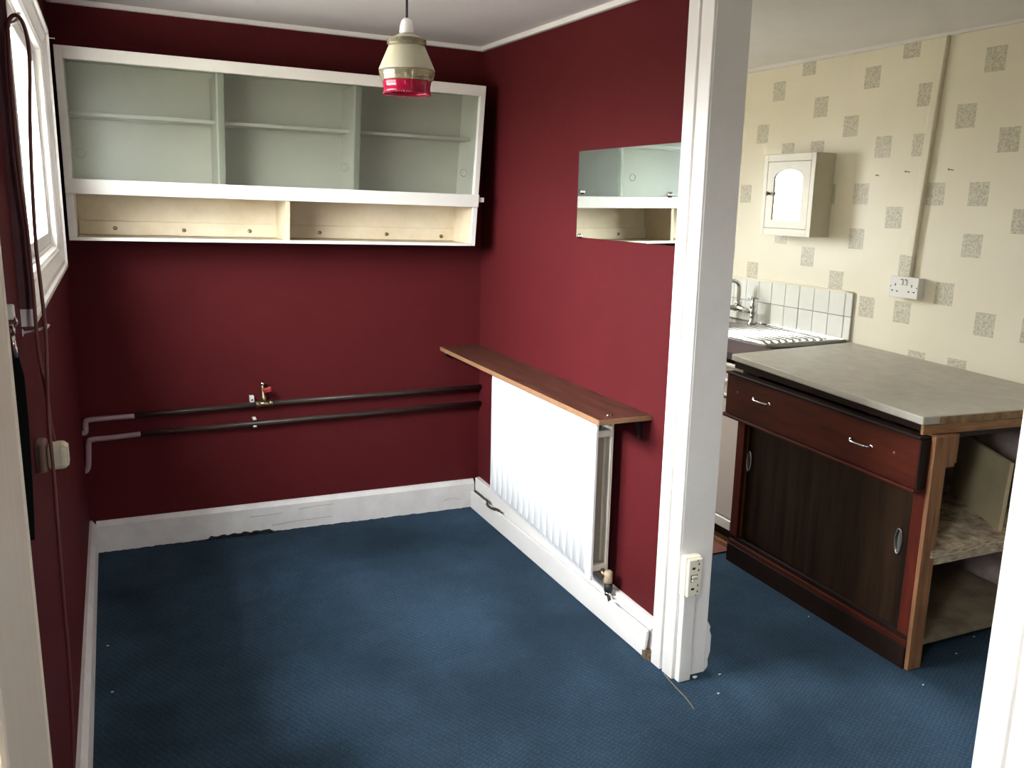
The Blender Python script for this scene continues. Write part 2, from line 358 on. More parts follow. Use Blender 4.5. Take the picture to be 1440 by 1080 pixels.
# baseboards ------------------------------------------------
def ragged(x0, x1, n, fy, h, th, low):
    """back baseboard: moulded section, its foot uneven where paint and carpet stop"""
    mb = MB(); cols = []
    for i in range(n+1):
        x = x0 + (x1-x0)*i/n; y = fy(x); zb_ = low(x); ht = h(x)
        cols.append([(x, y, zb_), (x, y-th, zb_), (x, y-th, ht-.022), (x, y-th*.45, ht-.004), (x, y-th*.4, ht), (x, y, ht)])
    for i in range(n):
        for k in range(6): mb.add([cols[i][k], cols[i+1][k], cols[i+1][(k+1) % 6], cols[i][(k+1) % 6]], [(0,1,2,3)])
    mb.add(cols[0], [tuple(range(6))]); mb.add(cols[-1], [tuple(range(6))]); return mb
def low(x):
    if .32 < x < .62: return .010 + .012*abs(math.sin(x*61)) * random.uniform(.4, 1)
    return .001 + .004*random.random()
struct('baseboard_back', ragged(XL+.026, XR-.03, 120, yb, lambda x: .148+.006*(x-XL)/1.87, .026, low), DIRTYW)
for seg in (((352,727),(372,725),(398,721)), ((420,716),(447,711),(470,708.5)), ((382,739),(420,732),(466,726)), ((624,704),(635,700.5),(648,702))):
    q = []
    for px, py in seg:
        p = onY(px, py, 4.09)
        for _ in range(4): p = onY(px, py, yb(p.x)-.0262)
        q.append(p)
    mb = MB(); mb.tube(q, .0011, 5); obj('paint_crack', mb, GROUT, bpy.data.objects['baseboard_back'])
struct('baseboard_left', ragged(-1, 1, 40, lambda t: 0, lambda x: .155, .026, lambda x: .001), DIRTYW)
mb = MB(); mb.hexa([(-.14,yb(-.14)-.014,.001),(1.6,yb(1.6)-.014,.001),(1.6,yb(1.6)-.012,.001),(-.14,yb(-.14)-.012,.001),(-.14,yb(-.14)-.014,.03),(1.6,yb(1.6)-.014,.03),(1.6,yb(1.6)-.012,.03),(-.14,yb(-.14)-.012,.03)]); struct('shadow_gap_strip', mb, BLACK, bpy.data.objects['baseboard_back'])  # black strip standing in for the shadow behind the ragged skirting foot
o = bpy.data.objects['baseboard_left']
for v in o.data.vertices:   # turn the run along the outer wall
    w = v.co + ORG['baseboard_left']; t, dy, z = w.x, w.y, w.z
    v.co = Vector((XL - dy, 2.72 + t*1.41, z)) - ORG['baseboard_left']
mb = MB(); mb.hexa([(1.668,2.345,.0),(XR,2.345,.0),(XR,yb(XR)-.026,.0),(1.668,yb(XR)-.026,.0),(1.668,2.345,.140),(XR,2.345,.140),(XR,yb(XR)-.026,.167),(1.668,yb(XR)-.026,.167)], bevel=.004)
br = struct('baseboard_right', mb, WHITE)
mb = MB(); mb.hexa([(1.643,2.392,.002),(1.656,2.392,.002),(1.656,yb(XR)-.028,.002),(1.643,yb(XR)-.028,.002),(1.643,2.372,.112),(1.656,2.372,.112),(1.656,yb(XR)-.028,.094),(1.643,yb(XR)-.028,.094)], bevel=.004)
struct('front_board', mb, WHITE, br)

# opening architraves --------------------------------------
def architrave(name, ya, yb_, sgn):
    """ya: edge at the red wall, yb_: edge at the opening"""
    t = sempty(name, (1.67, (ya+yb_)/2, 0))
    def Q(f): return ya + (yb_-ya)*f
    def B(a, b, x, n, bev=.004):
        mb = MB(); mb.box(x, XR, min(Q(a), Q(b)), max(Q(a), Q(b)), .0, 2.31, bevel=bev); struct(n, mb, WHITE, t)
    B(0, .44, 1.650, 'outer_band'); B(.44, .52, 1.664, 'groove', .001); B(.52, 1.0, 1.652, 'inner_band')
    return t
architrave('trim_5', 2.352, 2.226, 1)
architrave('trim_6', .98, 1.118, -1)
mb = MB(); mb.box(1.66, 1.79, 2.2245, OY1, 0, 2.33, bevel=.003); struct('trim_7', mb, WHITE)
mb = MB(); mb.box(1.66, 1.79, OY0, 1.110, 0, 2.33, bevel=.003); struct('trim_8', mb, WHITE)
# stump of kitchen-side skirting, broken at its foot
mb = MB(); rng = random.Random(3)
prof = [(0, .0), (.012, .0), (.024, .014), (.022, .040), (.030, .070), (.030, .130), (.022, .150), (.024, .165), (.012, .185), (0, .195)]
poly = [(1.785 + a, 2.232, z) for a, z in prof]
mb.prism(poly, (0, .5, 0)); struct('baseboard_kitchen', mb, DIRTYW)

# window in the outer wall ----------------------------------
w1 = sempty('window_1', (XL, (WY0+WY1)/2, WZ0))
CX = -.148
OUT = (1.965, 3.505, 1.335, 2.14)          # outer edge of the moulded casing
# moulded picture-frame casing: profile (distance in from the outer edge, x)
PROF = [(0, XL-.001), (0, -.151), (.004, CX), (.016, CX), (.021, -.155), (.034, -.158), (.062, -.170), (.066, -.167), (.074, -.168), (.080, -.171), (.086, -.173), (.089, -.185), (.091, -.205)]
def corner(d, x, k):
    y0, y1, z0, z1 = OUT; dn = d*1.0
    return Vector((x, (y0+dn, y1-dn, y1-dn, y0+dn)[k], (z0+dn*.9, z0+dn*.9, z1-dn*.9, z1-dn*.9)[k]))
for k in range(4):
    mb = MB(); kk = (k+1) % 4; n = len(PROF)
    mb.add([corner(d, x, k) for d, x in PROF] + [corner(d, x, kk) for d, x in PROF], [(i, i+1, n+i+1, n+i) for i in range(n-1)] + [tuple(range(n)), tuple(range(n, 2*n))])
    struct('casing', mb, WHITE, w1)
MAUVE = mat('mauve_overpainted_edge', (.13, .045, .055), .6, var=.3, vscale=30)
mb = MB(); mb.box(XL, -.1495, OUT[0]-.0035, OUT[0]-.0002, OUT[2]+.035, OUT[3]); struct('overpainted_edge', mb, MAUVE, w1)
FX0, FX1 = XL-.055, XL-.013
y0, y1, z0, z1 = WY0-.004, WY1+.004, WZ0-.004, WZ1+.004
mb = MB()
for (a, b, c, d) in ((y0, y0+.028, z0, z1), (y1-.028, y1, z0, z1), (y0+.028, y1-.028, z0, z0+.028), (y0+.028, y1-.028, z1-.028, z1)): mb.box(FX0, FX1, a, b, c, d, bevel=.003)
struct('window_frame', mb, WHITE, w1)
mb = MB(); a, b, c, d = y0+.029, y1-.029, z0+.029, z1-.029
for (p, q, e, f) in ((a, a+.040, c, d), (b-.040, b, c, d), (a+.040, b-.040, c, c+.040), (a+.040, b-.040, d-.040, d)): mb.box(FX0+.006, FX1-.006, p, q, e, f, bevel=.004)
sa = struct('sash', mb, WHITE, w1)
mb = MB(); mb.box(XL-.036, XL-.032, a+.036, b-.036, c+.036, d-.036); struct('pane', mb, PANE, sa)
mb = MB(); y0, y1, z0, z1 = WY0+.0005, WY1-.0005, WZ0+.0005, WZ1-.0005
for (p, q, e, f) in ((y0, y0+.004, z0, z1), (y1-.004, y1, z0, z1), (y0, y1, z0, z0+.004), (y0, y1, z1-.004, z1)): mb.box(XL-.22, FX0-.0005, p, q, e, f)
struct('window_reveal', mb, mat('rendered_reveal', (.40, .38, .35), .9, var=.15, vscale=20), w1)
# kitchen window and near window: plain framed casements
def plain_window(name, x0, x1, z0, z1, y, n):
    w = sempty(name, ((x0+x1)/2, y, z0)); mb = MB()
    for (a, b, c, d) in ((x0, x0+.05, z0, z1), (x1-.05, x1, z0, z1), (x0+.05, x1-.05, z0, z0+.05), (x0+.05, x1-.05, z1-.05, z1)): mb.box(a, b, y-.03, y+.03, c, d, bevel=.004)
    for i in range(1, n):
        xx = x0 + (x1-x0)*i/n; mb.box(xx-.025, xx+.025, y-.03, y+.03, z0+.05, z1-.05, bevel=.004)
    struct('window_frame', mb, WHITE, w)
    for i in range(n):
        a, b = x0 + (x1-x0)*i/n + .025, x0 + (x1-x0)*(i+1)/n - .025; mb = MB(); mb.box(a, b, y-.003, y+.003, z0+.04, z1-.04); struct('pane', mb, PANE, w)
plain_window('window_2', *KW, YK+.05, 1)
plain_window('window_3', *NW, YN-.05, 1)

# door in the outer wall beside the camera -------------------
d1 = sempty('door_1', (XL, (D0+D1)/2, 0))
mb = MB(); g = (.24, .68, 1.28, 1.84)
for (a, b, c, d) in ((D0+.02, g[0], .012, DZ-.02), (g[1], .868, .012, DZ-.02), (g[0], g[1], .012, g[2]), (g[0], g[1], g[3], DZ-.02)): mb.box(-.195, -.150, a, b, c, d, bevel=.003)
struct('door_leaf', mb, CREAMW, d1)
mb = MB(); mb.box(-.175, -.171, g[0]-.005, g[1]+.005, g[2]-.005, g[3]+.005); struct('door_pane', mb, PANE, d1)
t = sempty('trim_9', (-.15, 1.05, 0))
E_Y = 1.262
mb = MB(); mb.box(XL, -.126, .885, E_Y-.035, 0, 2.09, bevel=.006); struct('board', mb, CREAMW, t)
mb = MB(); mb.box(XL, -.134, E_Y-.035, E_Y-.008, 0, 2.09, bevel=.006); mb.box(XL, -.126, E_Y-.012, E_Y, 0, 2.09, bevel=.005); struct('edge_bead', mb, CREAMW, t)
mb = MB(); mb.box(XL, -.135, D0-.10, .885, 2.02, 2.10, bevel=.005); struct('head_board', mb, CREAMW, t)

# ================================================================== WALL CABINET
FY = 3.85
TL, TR, BL, BR = onY(75, 62, FY), onY(684, 121, FY), onY(95, 338, FY), onY(668, 346, FY)
TL.x = BL.x = -.151
CW_, CH_ = 1.74, .727
def cpt(X, Y, Z):
    """cabinet space: X along, Z up, Y back from the front -> the real, slightly racked carcass"""
    u, v = X/CW_, Z/CH_; p = (BL*(1-u) + BR*u)*(1-v) + (TL*(1-u) + TR*u)*v
    dep = (yb(p.x) - .001 - FY); return Vector((p.x, FY + Y*dep/.255, p.z))
def cbox(mb, X0, X1, Y0, Y1, Z0, Z1, bevel=.0, mi=0):
    return mb.hexa([cpt(X0,Y0,Z0),cpt(X1,Y0,Z0),cpt(X1,Y1,Z0),cpt(X0,Y1,Z0),cpt(X0,Y0,Z1),cpt(X1,Y0,Z1),cpt(X1,Y1,Z1),cpt(X0,Y1,Z1)], mi, bevel)
cab = thing('wall_cabinet', 'long white wall cabinet with sliding glass doors over an open shelf', 'cabinet', (.73, 3.97, 1.39))
D = .255
def cpart(n, m_, *a, label=None, bevel=.0015):
    mb = MB(); cbox(mb, *a, bevel=bevel); return obj(n, mb, m_, cab, label)
cpart('side_panel', CAB, 0, .028, 0, D, 0, CH_); cpart('side_panel', CAB, CW_-.024, CW_, 0, D, 0, CH_)
cpart('top_rail', CAB, .028, CW_-.024, .0, .022, CH_-.046, CH_); cpart('top_panel', CABIN, .028, CW_-.024, .022, D, CH_-.022, CH_)
cpart('middle_rail', CAB, .0, CW_-.0, -.012, .012, .180, .238, bevel=.003)
cpart('middle_shelf', CABIN, .028, CW_-.024, .012, D-.008, .205, .238)
cpart('bottom_panel', CABLOW, .028, CW_-.024, .0, D-.008, 0, .012)
cpart('back_panel', CABIN, .028, CW_-.024, D-.008, D, .238, CH_-.022)
cpart('back_panel', CABLOW, .028, CW_-.024, D-.008, D, .0, .205, label='yellowed back of the open lower shelf')
bt = cpart('batten', CABLOW, .030, CW_-.026, D-.026, D-.008, .014, .072)
for (px, py) in ((162,321),(259,324),(351,325),(449,327),(542,329),(618,332)):
    p = onY(px, py, 4.09); mb = MB(); mb.disc_stack([(.0085, 0), (.0085, .004), (.004, .006)], (p.x, cpt((p.x-BL.x)/(BR.x-BL.x)*CW_, D-.026, .05).y - .0005, p.z), (0, -1, 0), 12); obj('screw', mb, BRASS, bt)
def ux(px, py, yoff=0):      # pixel -> X in cabinet space on its front
    p = onY(px, py, FY); return (p.x - BL.x)/((BR.x+TR.x)/2 - BL.x)*CW_
for (px, py) in ((311, 180), (503, 190)):
    x = ux(px, py); cpart('divider', CABIN, x-.016, x+.016, .034, D-.008, .238, CH_-.046)
cpart('side_lining', CABLOW, CW_-.0262, CW_-.0242, .012, D-.009, .0125, .2045)
cpart('bottom_lip', CAB, .028, CW_-.024, -.002, .0, 0, .0135)
x = ux(408, 306); cpart('lower_divider', CABLOW, x-.009, x+.009, .004, D-.008, .012, .205)
zs = .238 + .245
xs = [.028, ux(311,180)-.016, ux(311,180)+.016, ux(503,190)-.016, ux(503,190)+.016, CW_-.024]
for i in range(3): cpart('upper_shelf', CABIN, xs[2*i], xs[2*i+1], .10, D-.008, zs+.002, zs+.016)
cpart('shelf_stub', CAB, CW_, CW_+.030, .0, .045, .204, .226)
for i, (a, b, yy) in enumerate(((.030, ux(311,180)+.014, .024), (ux(311,180)-.010, ux(503,190)+.012, .016), (ux(503,190)-.010, CW_-.026, .024))):
    mb = MB(); cbox(mb, a, b, yy, yy+.004, .239, CH_-.040); g = obj('glass_door', mb, GLASSDOOR, cab)
    px, py = ((114, 215), (484, 235), (652, 243))[i]; p = onY(px, py, FY+yy-.004)
    mb = MB(); mb.torus(p, (0, 1, 0), .0165, .0022, 28, 8); obj('finger_pull', mb, mat('grey_pull_ring', (.30, .31, .27), .35) if i == 0 else bpy.data.materials['grey_pull_ring'], g)

# nail beside the cabinet
a = onX(68, 53.5, -.165); a = Vector((XL, a.y*.93, 2.18)); a = onX(69, 53, XL+.012)
nb = onX(76, 54.5, XL+.035) if False else None
mb = MB(); p = onY(69, 53.5, 3.60); q = onY(76, 54, 3.60); mb.tube([Vector((XL-.002, 3.60, p.z)), Vector((q.x, 3.60, q.z))], .0022, 8); mb.disc_stack([(.004, 0), (.004, .002)], (q.x, 3.60, q.z), (1, 0, 0), 10)
tag(obj('nail', mb, CHROME), 'bare nail sticking out of the red wall above the window casing corner', 'nail')

# ================================================================== PENDANT LAMP
lp = onY(570, 47, 2.45); LX, LY = lp.x + .004, 2.45
zt = lp.z; zb2 = onY(569, 130, 2.43).z; zw = onY(569, 101, 2.44).z
lamp = thing('pendant_lamp', 'glass pendant lamp with cream and clear bands and a red rim, hanging from the ceiling', 'lamp', (LX, LY, zb2))
mb = MB(); mb.tube([(LX+.004, LY, zc(LX, LY)), (LX+.003, LY, zt+.14), (LX+.001, LY, zt+.10), (LX, LY, zt+.03)], .0036, 8, smooth_path=6); obj('flex', mb, BLACKFLEX, lamp)
mb = MB(); mb.disc_stack([(.05, 0), (.05, -.006), (.040, -.018), (.014, -.024)], (LX+.004, LY, zc(LX, LY)), (0, 0, 1), 28); obj('ceiling_rose', mb, PALEPLASTIC, lamp)
mb = MB(); mb.disc_stack([(.0195, .000), (.0205, .004), (.019, .018), (.0145, .034), (.0075, .041)], (LX, LY, zt-.001), (0, 0, 1), 28); obj('lamp_holder', mb, mat('white_bakelite', (.80, .79, .77), .3), lamp)
mb = MB(); mb.disc_stack([(.0155, -.020), (.0205, -.019), (.0205, -.001), (.0155, .0)], (LX, LY, zt), (0, 0, 1), 24); obj('shade_ring', mb, BLACK, lamp)
H = zt - zb2; R_ = .0785
def shade(prof, m_, name):
    n = len(prof); pr = [(r, zt - f*H) for r, f in prof]; inn = [(r-.0022, z) for r, z in pr[::-1]]
    mb = MB(); mb.lathe(pr + inn, (LX, LY, 0), (0, 0, 1), 48, closed=True); return obj(name, mb, m_, lamp)
def glassy(name, tint, dens, rough):
    m = bpy.data.materials.new(name); m.use_nodes = True; b = m.node_tree.nodes['Principled BSDF']
    b.inputs['Base Color'].default_value = (*tint, 1); b.inputs['Transmission Weight'].default_value = dens; b.inputs['Roughness'].default_value = rough; b.inputs['IOR'].default_value = 1.45; return m
SHC = glassy('cream_opal_glass', (.52, .49, .35), .12, .35); SHL = glassy('clear_amber_glass', (.80, .74, .56), .85, .03); SHR = glassy('ruby_glass', (.42, .01, .05), .35, .06)
shade([(.018, .0), (.024, .02), (.036, .060), (.050, .095)], SHC, 'shade_shoulder')
shade([(.050, .095), (.0545, .110), (.0510, .128), (.0560, .145), (.0520, .162), (.0555, .178), (.0515, .195), (.0505, .215)], SHL, 'shade_neck')
shade([(.0505, .215), (.053, .25), (.0675, .45), (.0775, .595), (.0785, .62)], SHC, 'shade_body')
shade([(.0785, .62), (.0745, .64), (.0785, .66), (.0735, .68), (.0770, .70), (.0720, .72), (.0750, .74), (.0700, .76), (.0725, .78), (.0685, .80)], SHL, 'shade_band')
shade([(.0685, .80), (.0675, .83), (.066, .87), (.0655, .90), (.066, .93), (.0655, .965), (.0665, 1.0)], SHR, 'shade_rim')
mb = MB(); pts = []
for k in range(60):
    a = 2*math.pi*k/60; mb.lathe([(.0001, -.003), (.0022, -.0015), (.0022, .0015), (.0001, .003)], (LX+.0655*math.cos(a), LY+.0655*math.sin(a), zb2-.001), (0, 0, 1), 6)
o = obj('beaded_edge', mb, SHR, lamp); o['kind'] = 'stuff'

# ================================================================== MIRROR on partition
mir = thing('wall_mirror', 'frameless rectangular mirror screwed to the red wall beside the white door casing', 'mirror', (1.69, 2.72, 1.465))
MY0, MY1 = 2.362, 3.084
mb = MB(); mb.box(XR-.006, XR-.0005, MY0, MY1, 1.466, 1.798, bevel=.0008, seg=1); obj('mirror_glass', mb, MIRROR, mir)
for (px, py) in ((819,270),(942,274),(815,332)):
    p = onX(px, py, XR-.006); mb = MB(); mb.disc_stack([(.0095, 0), (.0095, .004), (.006, .008)], (XR-.0062, p.y, p.z), (-1, 0, 0), 16); obj('screw_cap', mb, CHROME, mir)

# ================================================================== SHELF over radiator
SZ = .853; SF = 1.477
sh = thing('wall_shelf', 'long brown wooden shelf with a pale front edge above the white radiator', 'shelf', (1.6, 3.28, SZ))
mb = MB(); mb.box(SF+.003, XR-.001, 2.492, yb(1.6)-.004, SZ, SZ+.019, bevel=.001); obj('board', mb, SHELFW, sh)
mb = MB(); mb.box(SF, SF+.003, 2.492, yb(1.6)-.004, SZ, SZ+.019, bevel=.0008); mb.box(SF+.001, XR-.001, 2.489, 2.4921, SZ+.001, SZ+.019, bevel=.0008); obj('edge_strip', mb, EDGEW, sh)
def bracket(y, parent):
    mb = MB(); mb.box(XR-.004, XR-.0005, y-.012, y+.012, SZ-.085, SZ-.001, bevel=.001); mb.box(XR-.12, XR-.004, y-.012, y+.012, SZ-.004, SZ-.0005, bevel=.001)
    mb.prism([(XR-.004, y-.002, SZ-.07), (XR-.004, y-.002, SZ-.004), (XR-.035, y-.002, SZ-.004)], (0, .004, 0)); return obj('bracket', mb, BLACK, parent)
b_ = bracket(2.56, sh)
mb = MB(); mb.disc_stack([(.004, 0), (.004, .003)], (XR-.0045, 2.56, SZ-.074), (-1, 0, 0), 10); obj('screw', mb, CHROME, b_)
mb = MB(); mb.box(1.50, XR-.01, yb(1.6)-.028, yb(1.6)-.004, SZ-.028, SZ-.0005, bevel=.002); obj('batten', mb, DARKW, sh)
mb = MB(); p = Vector((1.548, 2.540, 0)); mb.torus((p.x, p.y, SZ+.0205), (0, .25, 1), .0115, .0026, 24, 8); mb.tube([(p.x, p.y, SZ+.012), (p.x, p.y, SZ+.020)], .0024, 8)
tag(obj('ring', mb, CHROME), 'small metal ring lying on the near end of the brown shelf', 'ring')

# ================================================================== RADIATOR
rad = thing('radiator', 'white ribbed double panel radiator fixed to the red wall under the brown shelf', 'radiator', (1.60, 3.15, .2))
RY0, RY1 = 2.668, 3.642
def rz(t): return (.190 + .050*t, .803)         # bottom, top along the length
def rpanel(xf, depth, m_, name, ribs, y0, y1, seg=8):
    mb = MB(); ys = []; n = ribs*seg; w = y1 - y0; mg = .028
    rows = [0, .035, .05, .95, .965, 1]
    def prof(y):
        s = (y - y0 - mg)/(w - 2*mg)
        if s <= 0 or s >= 1: return 0
        f = (s*ribs) % 1.0
        return .0 if f < .22 or f > .78 else math.sin((f-.22)/.56*math.pi)**.5
    yy = [y0, y0+.004] + [y0 + mg + (w-2*mg)*i/n for i in range(n+1)] + [y1-.004, y1]
    V = []
    for y in yy:
        t = (y-y0)/w; zb_, zt_ = rz(t); col = []
        for k, r in enumerate(rows):
            d = prof(y)*(.015 if 2 <= k <= 3 else 0)
            e = .003 if y in (y0, y1) else 0
            col.append(Vector((xf - d + e + (.003 if k in (0, 5) else 0), y, zb_ + (zt_-zb_)*r)))
        V.append(col)
    b = len(mb.v)
    for c in V: mb.v += c
    for i in range(len(V)-1):
        for k in range(5): mb.f.append([b+i*6+k, b+(i+1)*6+k, b+(i+1)*6+k+1, b+i*6+k+1]); mb.mi.append(0); mb.sm.append(2 <= i <= len(V)-4)
    # solid behind
    za, zb1 = rz(0); zc_, zd = rz(1)
    mb.hexa([(xf+.003,y0,za),(xf+depth,y0,za),(xf+depth,y1,zc_),(xf+.003,y1,zc_),(xf+.003,y0,zb1),(xf+depth,y0,zb1),(xf+depth,y1,zd),(xf+.003,y1,zd)])
    return obj(name, mb, m_, rad)
rpanel(1.572, .012, ENAMEL, 'front_panel', 16, RY0, RY1)
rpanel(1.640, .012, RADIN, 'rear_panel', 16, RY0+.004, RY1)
mb = MB(); n = 64      # convector fins between the panels
pts = [(1.5845 + (.052 if i % 2 else 0), RY0+.03+(RY1-RY0-.06)*i/n) for i in range(n+1)]
for i in range(n):
    (xa, ya), (xb, yb2) = pts[i], pts[i+1]; mb.add([(xa,ya,.25),(xb,yb2,.25),(xb,yb2,.76),(xa,ya,.76)], [(0,1,2,3)])
obj('convector_fins', mb, mat('shaded_fins', (.26, .22, .16), .7), rad)  # fin colour darkened to paint in the shade between the panels
for z in (.235, .765):
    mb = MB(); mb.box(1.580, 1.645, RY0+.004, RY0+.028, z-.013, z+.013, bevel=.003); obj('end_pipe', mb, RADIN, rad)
for y in (2.95, 3.40):
    mb = MB(); mb.box(1.652, XR-.0005, y-.02, y+.02, .30, .70, bevel=.002); obj('wall_bracket', mb, ENAMEL, rad)
# valve and its pipe
vy = 2.672; vx = 1.646
v = thing('radiator_valve', 'cream and black radiator valve at the near lower corner of the radiator', 'valve', (vx, vy-.03, .10))
mb = MB(); mb.tube([(1.628, RY0+.012, .222), (1.632, vy-.018, .200)], .013, 12); obj('union_nut', mb, BRASS, v)
mb = MB(); mb.disc_stack([(.012, .0), (.0175, .004), (.0165, .045), (.012, .050)], (1.640, vy-.024, .178), (.04, -.02, 1), 18); obj('valve_cap', mb, mat('stained_cream_cap', (.50, .38, .25), .5, var=.3, vscale=50), v)
mb = MB(); mb.disc_stack([(.013, 0), (.016, .003), (.016, .032), (.013, .034)], (1.642, vy-.026, .143), (.05, 0, 1), 16); obj('valve_collar', mb, BLACK, v)
mb = MB(); mb.disc_stack([(.013, 0), (.0155, .002), (.0155, .012), (.012, .014)], (1.644, vy-.026, .129), (0, 0, 1), 6); obj('compression_nut', mb, CHROME, v)
mb = MB(); mb.tube([(1.644, vy-.026, .130), (1.650, vy-.032, .098), (1.652, vy-.040, .080)], .0065, 10); obj('tail_pipe', mb, BLACK, v)
p0 = Vector((1.656, vy-.040, .118)); 
mb = MB(); mb.tube([(1.651, 2.634, .104), (1.652, 2.59, .124), (1.653, 2.52, .122), (1.656, 2.44, .121), (1.660, 2.362, .1195)], .0068, 10, smooth_path=6)
tag(obj('white_cable', mb, WHITE), 'thick white cable running from the radiator valve along the skirting to the casing', 'cable')
mb = MB(); mb.tube([(1.660, 2.66, .122), (1.662, 2.60, .128), (1.6645, 2.50, .127), (1.6655, 2.42, .124), (1.666, 2.362, .122)], .003, 8, smooth_path=5)
tag(obj('white_cable', mb, DIRTYW), 'thin whitish wire behind the thick cable in the skirting gap', 'cable')
# dark pipe leaving the skirting gap at the far end
q = [onX(668, 690, 1.666), onX(680, 700, 1.655), onX(685, 704, 1.640), onX(685.5, 710, 1.634), onX(690, 714, 1.632), onX(698, 716, 1.634), onX(703, 719, 1.642)]
mb = MB(); mb.tube(q, .0062, 10, smooth_path=6)
tag(obj('bent_pipe', mb, PIPE), 'thin dark bent pipe crossing the skirting below the far corner of the radiator', 'pipe')

# ================================================================== PIPES on the back wall
def wallpt(px, py, off=.032):
    p = onY(px, py, 4.09)
    for _ in range(4): p = onY(px, py, yb(p.x)-off)
    return p
def pipe_run(name, pts_dark, pts_pale, label):
    t = thing(name, label, 'pipe', (0.8, 4.08, pts_dark[0].z-.1))
    for i in range(0, len(pts_dark), 2):
        mb = MB(); mb.tube(pts_dark[i:i+2], .0115, 14); obj('bare_length', mb, PIPE, t)
    mb = MB(); mb.tube(pts_pale, .0118, 14, smooth_path=5); obj('painted_end', mb, PIPEP, t, 'lilac painted pipe end'); return t
a, b = wallpt(188, 585), wallpt(686, 543); b.x = min(b.x, XR-.004)
c = wallpt(372, 567.5); ax = (b-a).normalized()
p1 = pipe_run('heating_pipe', [a, c-ax*.0405, c+ax*.0405, b], [wallpt(189, 585), wallpt(150, 588), wallpt(126, 590.5), wallpt(120.5, 594), wallpt(120.5, 606), wallpt(118, 609), wallpt(111, 609.5, .03)],
     'upper dark heating pipe on the red wall carrying the stop valve')
a2, b2 = wallpt(197, 610.5), wallpt(681, 566); b2.x = min(b2.x, XR-.004)
p2 = pipe_run('heating_pipe', [a2, b2], [wallpt(198, 610), wallpt(160, 615), wallpt(131, 618), wallpt(125, 622), wallpt(124.5, 640), wallpt(124, 656), wallpt(121, 662), wallpt(114.5, 664, .03)],
     'lower dark heating pipe on the red wall with a long lilac drop bend')
c = wallpt(372, 567.5)
val = thing('stop_valve', 'brass stop valve with a red lever on the upper wall pipe', 'valve', (c.x, c.y, c.z))
ax = (b-a).normalized()
mb = MB(); mb.tube([c-ax*.030, c+ax*.030], .0145, 12); obj('valve_body', mb, BRASS, val)
for s in (-1, 1):
    mb = MB(); mb.tube([c+ax*s*.022, c+ax*s*.040], .0175, 6); obj('nut', mb, BRASS, val)
tp = wallpt(369, 541, .036)
mb = MB(); mb.tube([c, c+(tp-c)*.4, c+(tp-c)*.42, c+(tp-c)*.85, tp], [.012, .012, .009, .009, .006], 12); obj('valve_stem', mb, BRASS, val)
mb = MB(); mb.disc_stack([(.011, 0), (.012, .004), (.009, .014)], tp, (0, 0, 1), 12); obj('stem_cap', mb, CHROME, val)
lv = wallpt(374, 549, .05)
mb = MB(); mb.hexa([lv+Vector(q) for q in ((-.012,-.012,-.012),(.022,-.016,-.006),(.022,.004,-.006),(-.012,.008,-.012),(-.012,-.012,.010),(.022,-.016,.020),(.022,.004,.020),(-.012,.008,.010))], bevel=.004); obj('lever', mb, REDLEVER, val)
for i, (px, py) in enumerate(((354, 561), (357.5, 594))):
    k = wallpt(px, py, .02); t = thing('pipe_clip', ('white pipe clip standing open above the upper wall pipe', 'white pipe clip holding the lower wall pipe')[i], 'clip', k)
    for (w_, d_9, za, zb3) in (((.010, .012, -.014, .016),), ((.008, .026, -.018, -.010), (.008, .026, .0165, .0245)))[i]:
        mb = MB(); mb.box(k.x-w_, k.x+w_, k.y-d_9, yb(k.x)-.0005, k.z+za, k.z+zb3, bevel=.002); obj('clip_jaw', mb, FLAKE, t)
    if i == 0:
        mb = MB(); mb.disc_stack([(.004, 0), (.004, .003)], (k.x, k.y-.0125, k.z-.002), (0, -1, 0), 10); obj('screw', mb, HOLE, t)

# ================================================================== LEFT WALL: flex, hooks, plug, strap
hx = XL + .055
h1 = onY(14, 26, 1.945)
mb = MB(); mb.tube([(CX-.004, 1.975, h1.z-.004), (CX+.010, 1.962, h1.z-.002), (h1.x+.012, 1.945, h1.z), (h1.x+.016, 1.945, h1.z+.012)], .003, 8); mb.disc_stack([(.007, 0), (.006, .002)], (CX+.0005, 1.975, h1.z-.004), (1, 0, 0), 10)
tag(obj('cup_hook', mb, WHITE), 'small white hook near the top of the window holding the hanging flex', 'hook')
def fl(px, py, y): return onY(px, py, y)
L1 = [fl(11, 42, 1.945), fl(12, 30, 1.945), fl(17, 22.5, 1.945), fl(24, 22, 1.945), fl(32, 32, 1.945), fl(38, 52, 1.945), fl(41, 75, 1.945), fl(42, 110, 1.945), fl(42, 160, 1.945), fl(44, 230, 1.945), fl(47, 290, 1.945), fl(51, 350, 1.945),
      fl(57, 400, 1.945), fl(62, 445, 1.94), fl(65, 480, 1.93), fl(66, 520, 1.92), fl(67, 560, 1.92), fl(69, 600, 1.915), fl(74, 650, 1.90), fl(78, 700, 1.90), fl(82, 750, 1.90), fl(85, 790, 1.90), fl(90, 850, 1.91), fl(97, 930, 1.92), fl(101, 1000, 1.93), fl(103, 1080, 1.94), fl(103.5, 1160, 1.94)]
mb = MB(); mb.tube(L1, .0036, 10, smooth_path=5)
tag(obj('hanging_flex', mb, FLEX), 'maroon flex looped over the top hook and trailing down past the plug to the floor', 'cable')
L2 = [fl(11, 42, 1.930), fl(13, 90, 1.930), fl(18, 150, 1.930), fl(24, 215, 1.930), fl(31, 270, 1.930), fl(38, 320, 1.930), fl(43, 370, 1.930), fl(47, 410, 1.930), fl(50, 450, 1.930), fl(55, 500, 1.930), fl(63, 540, 1.935), fl(68, 570, 1.930), fl(72, 600, 1.955), fl(77, 620, 1.962)]
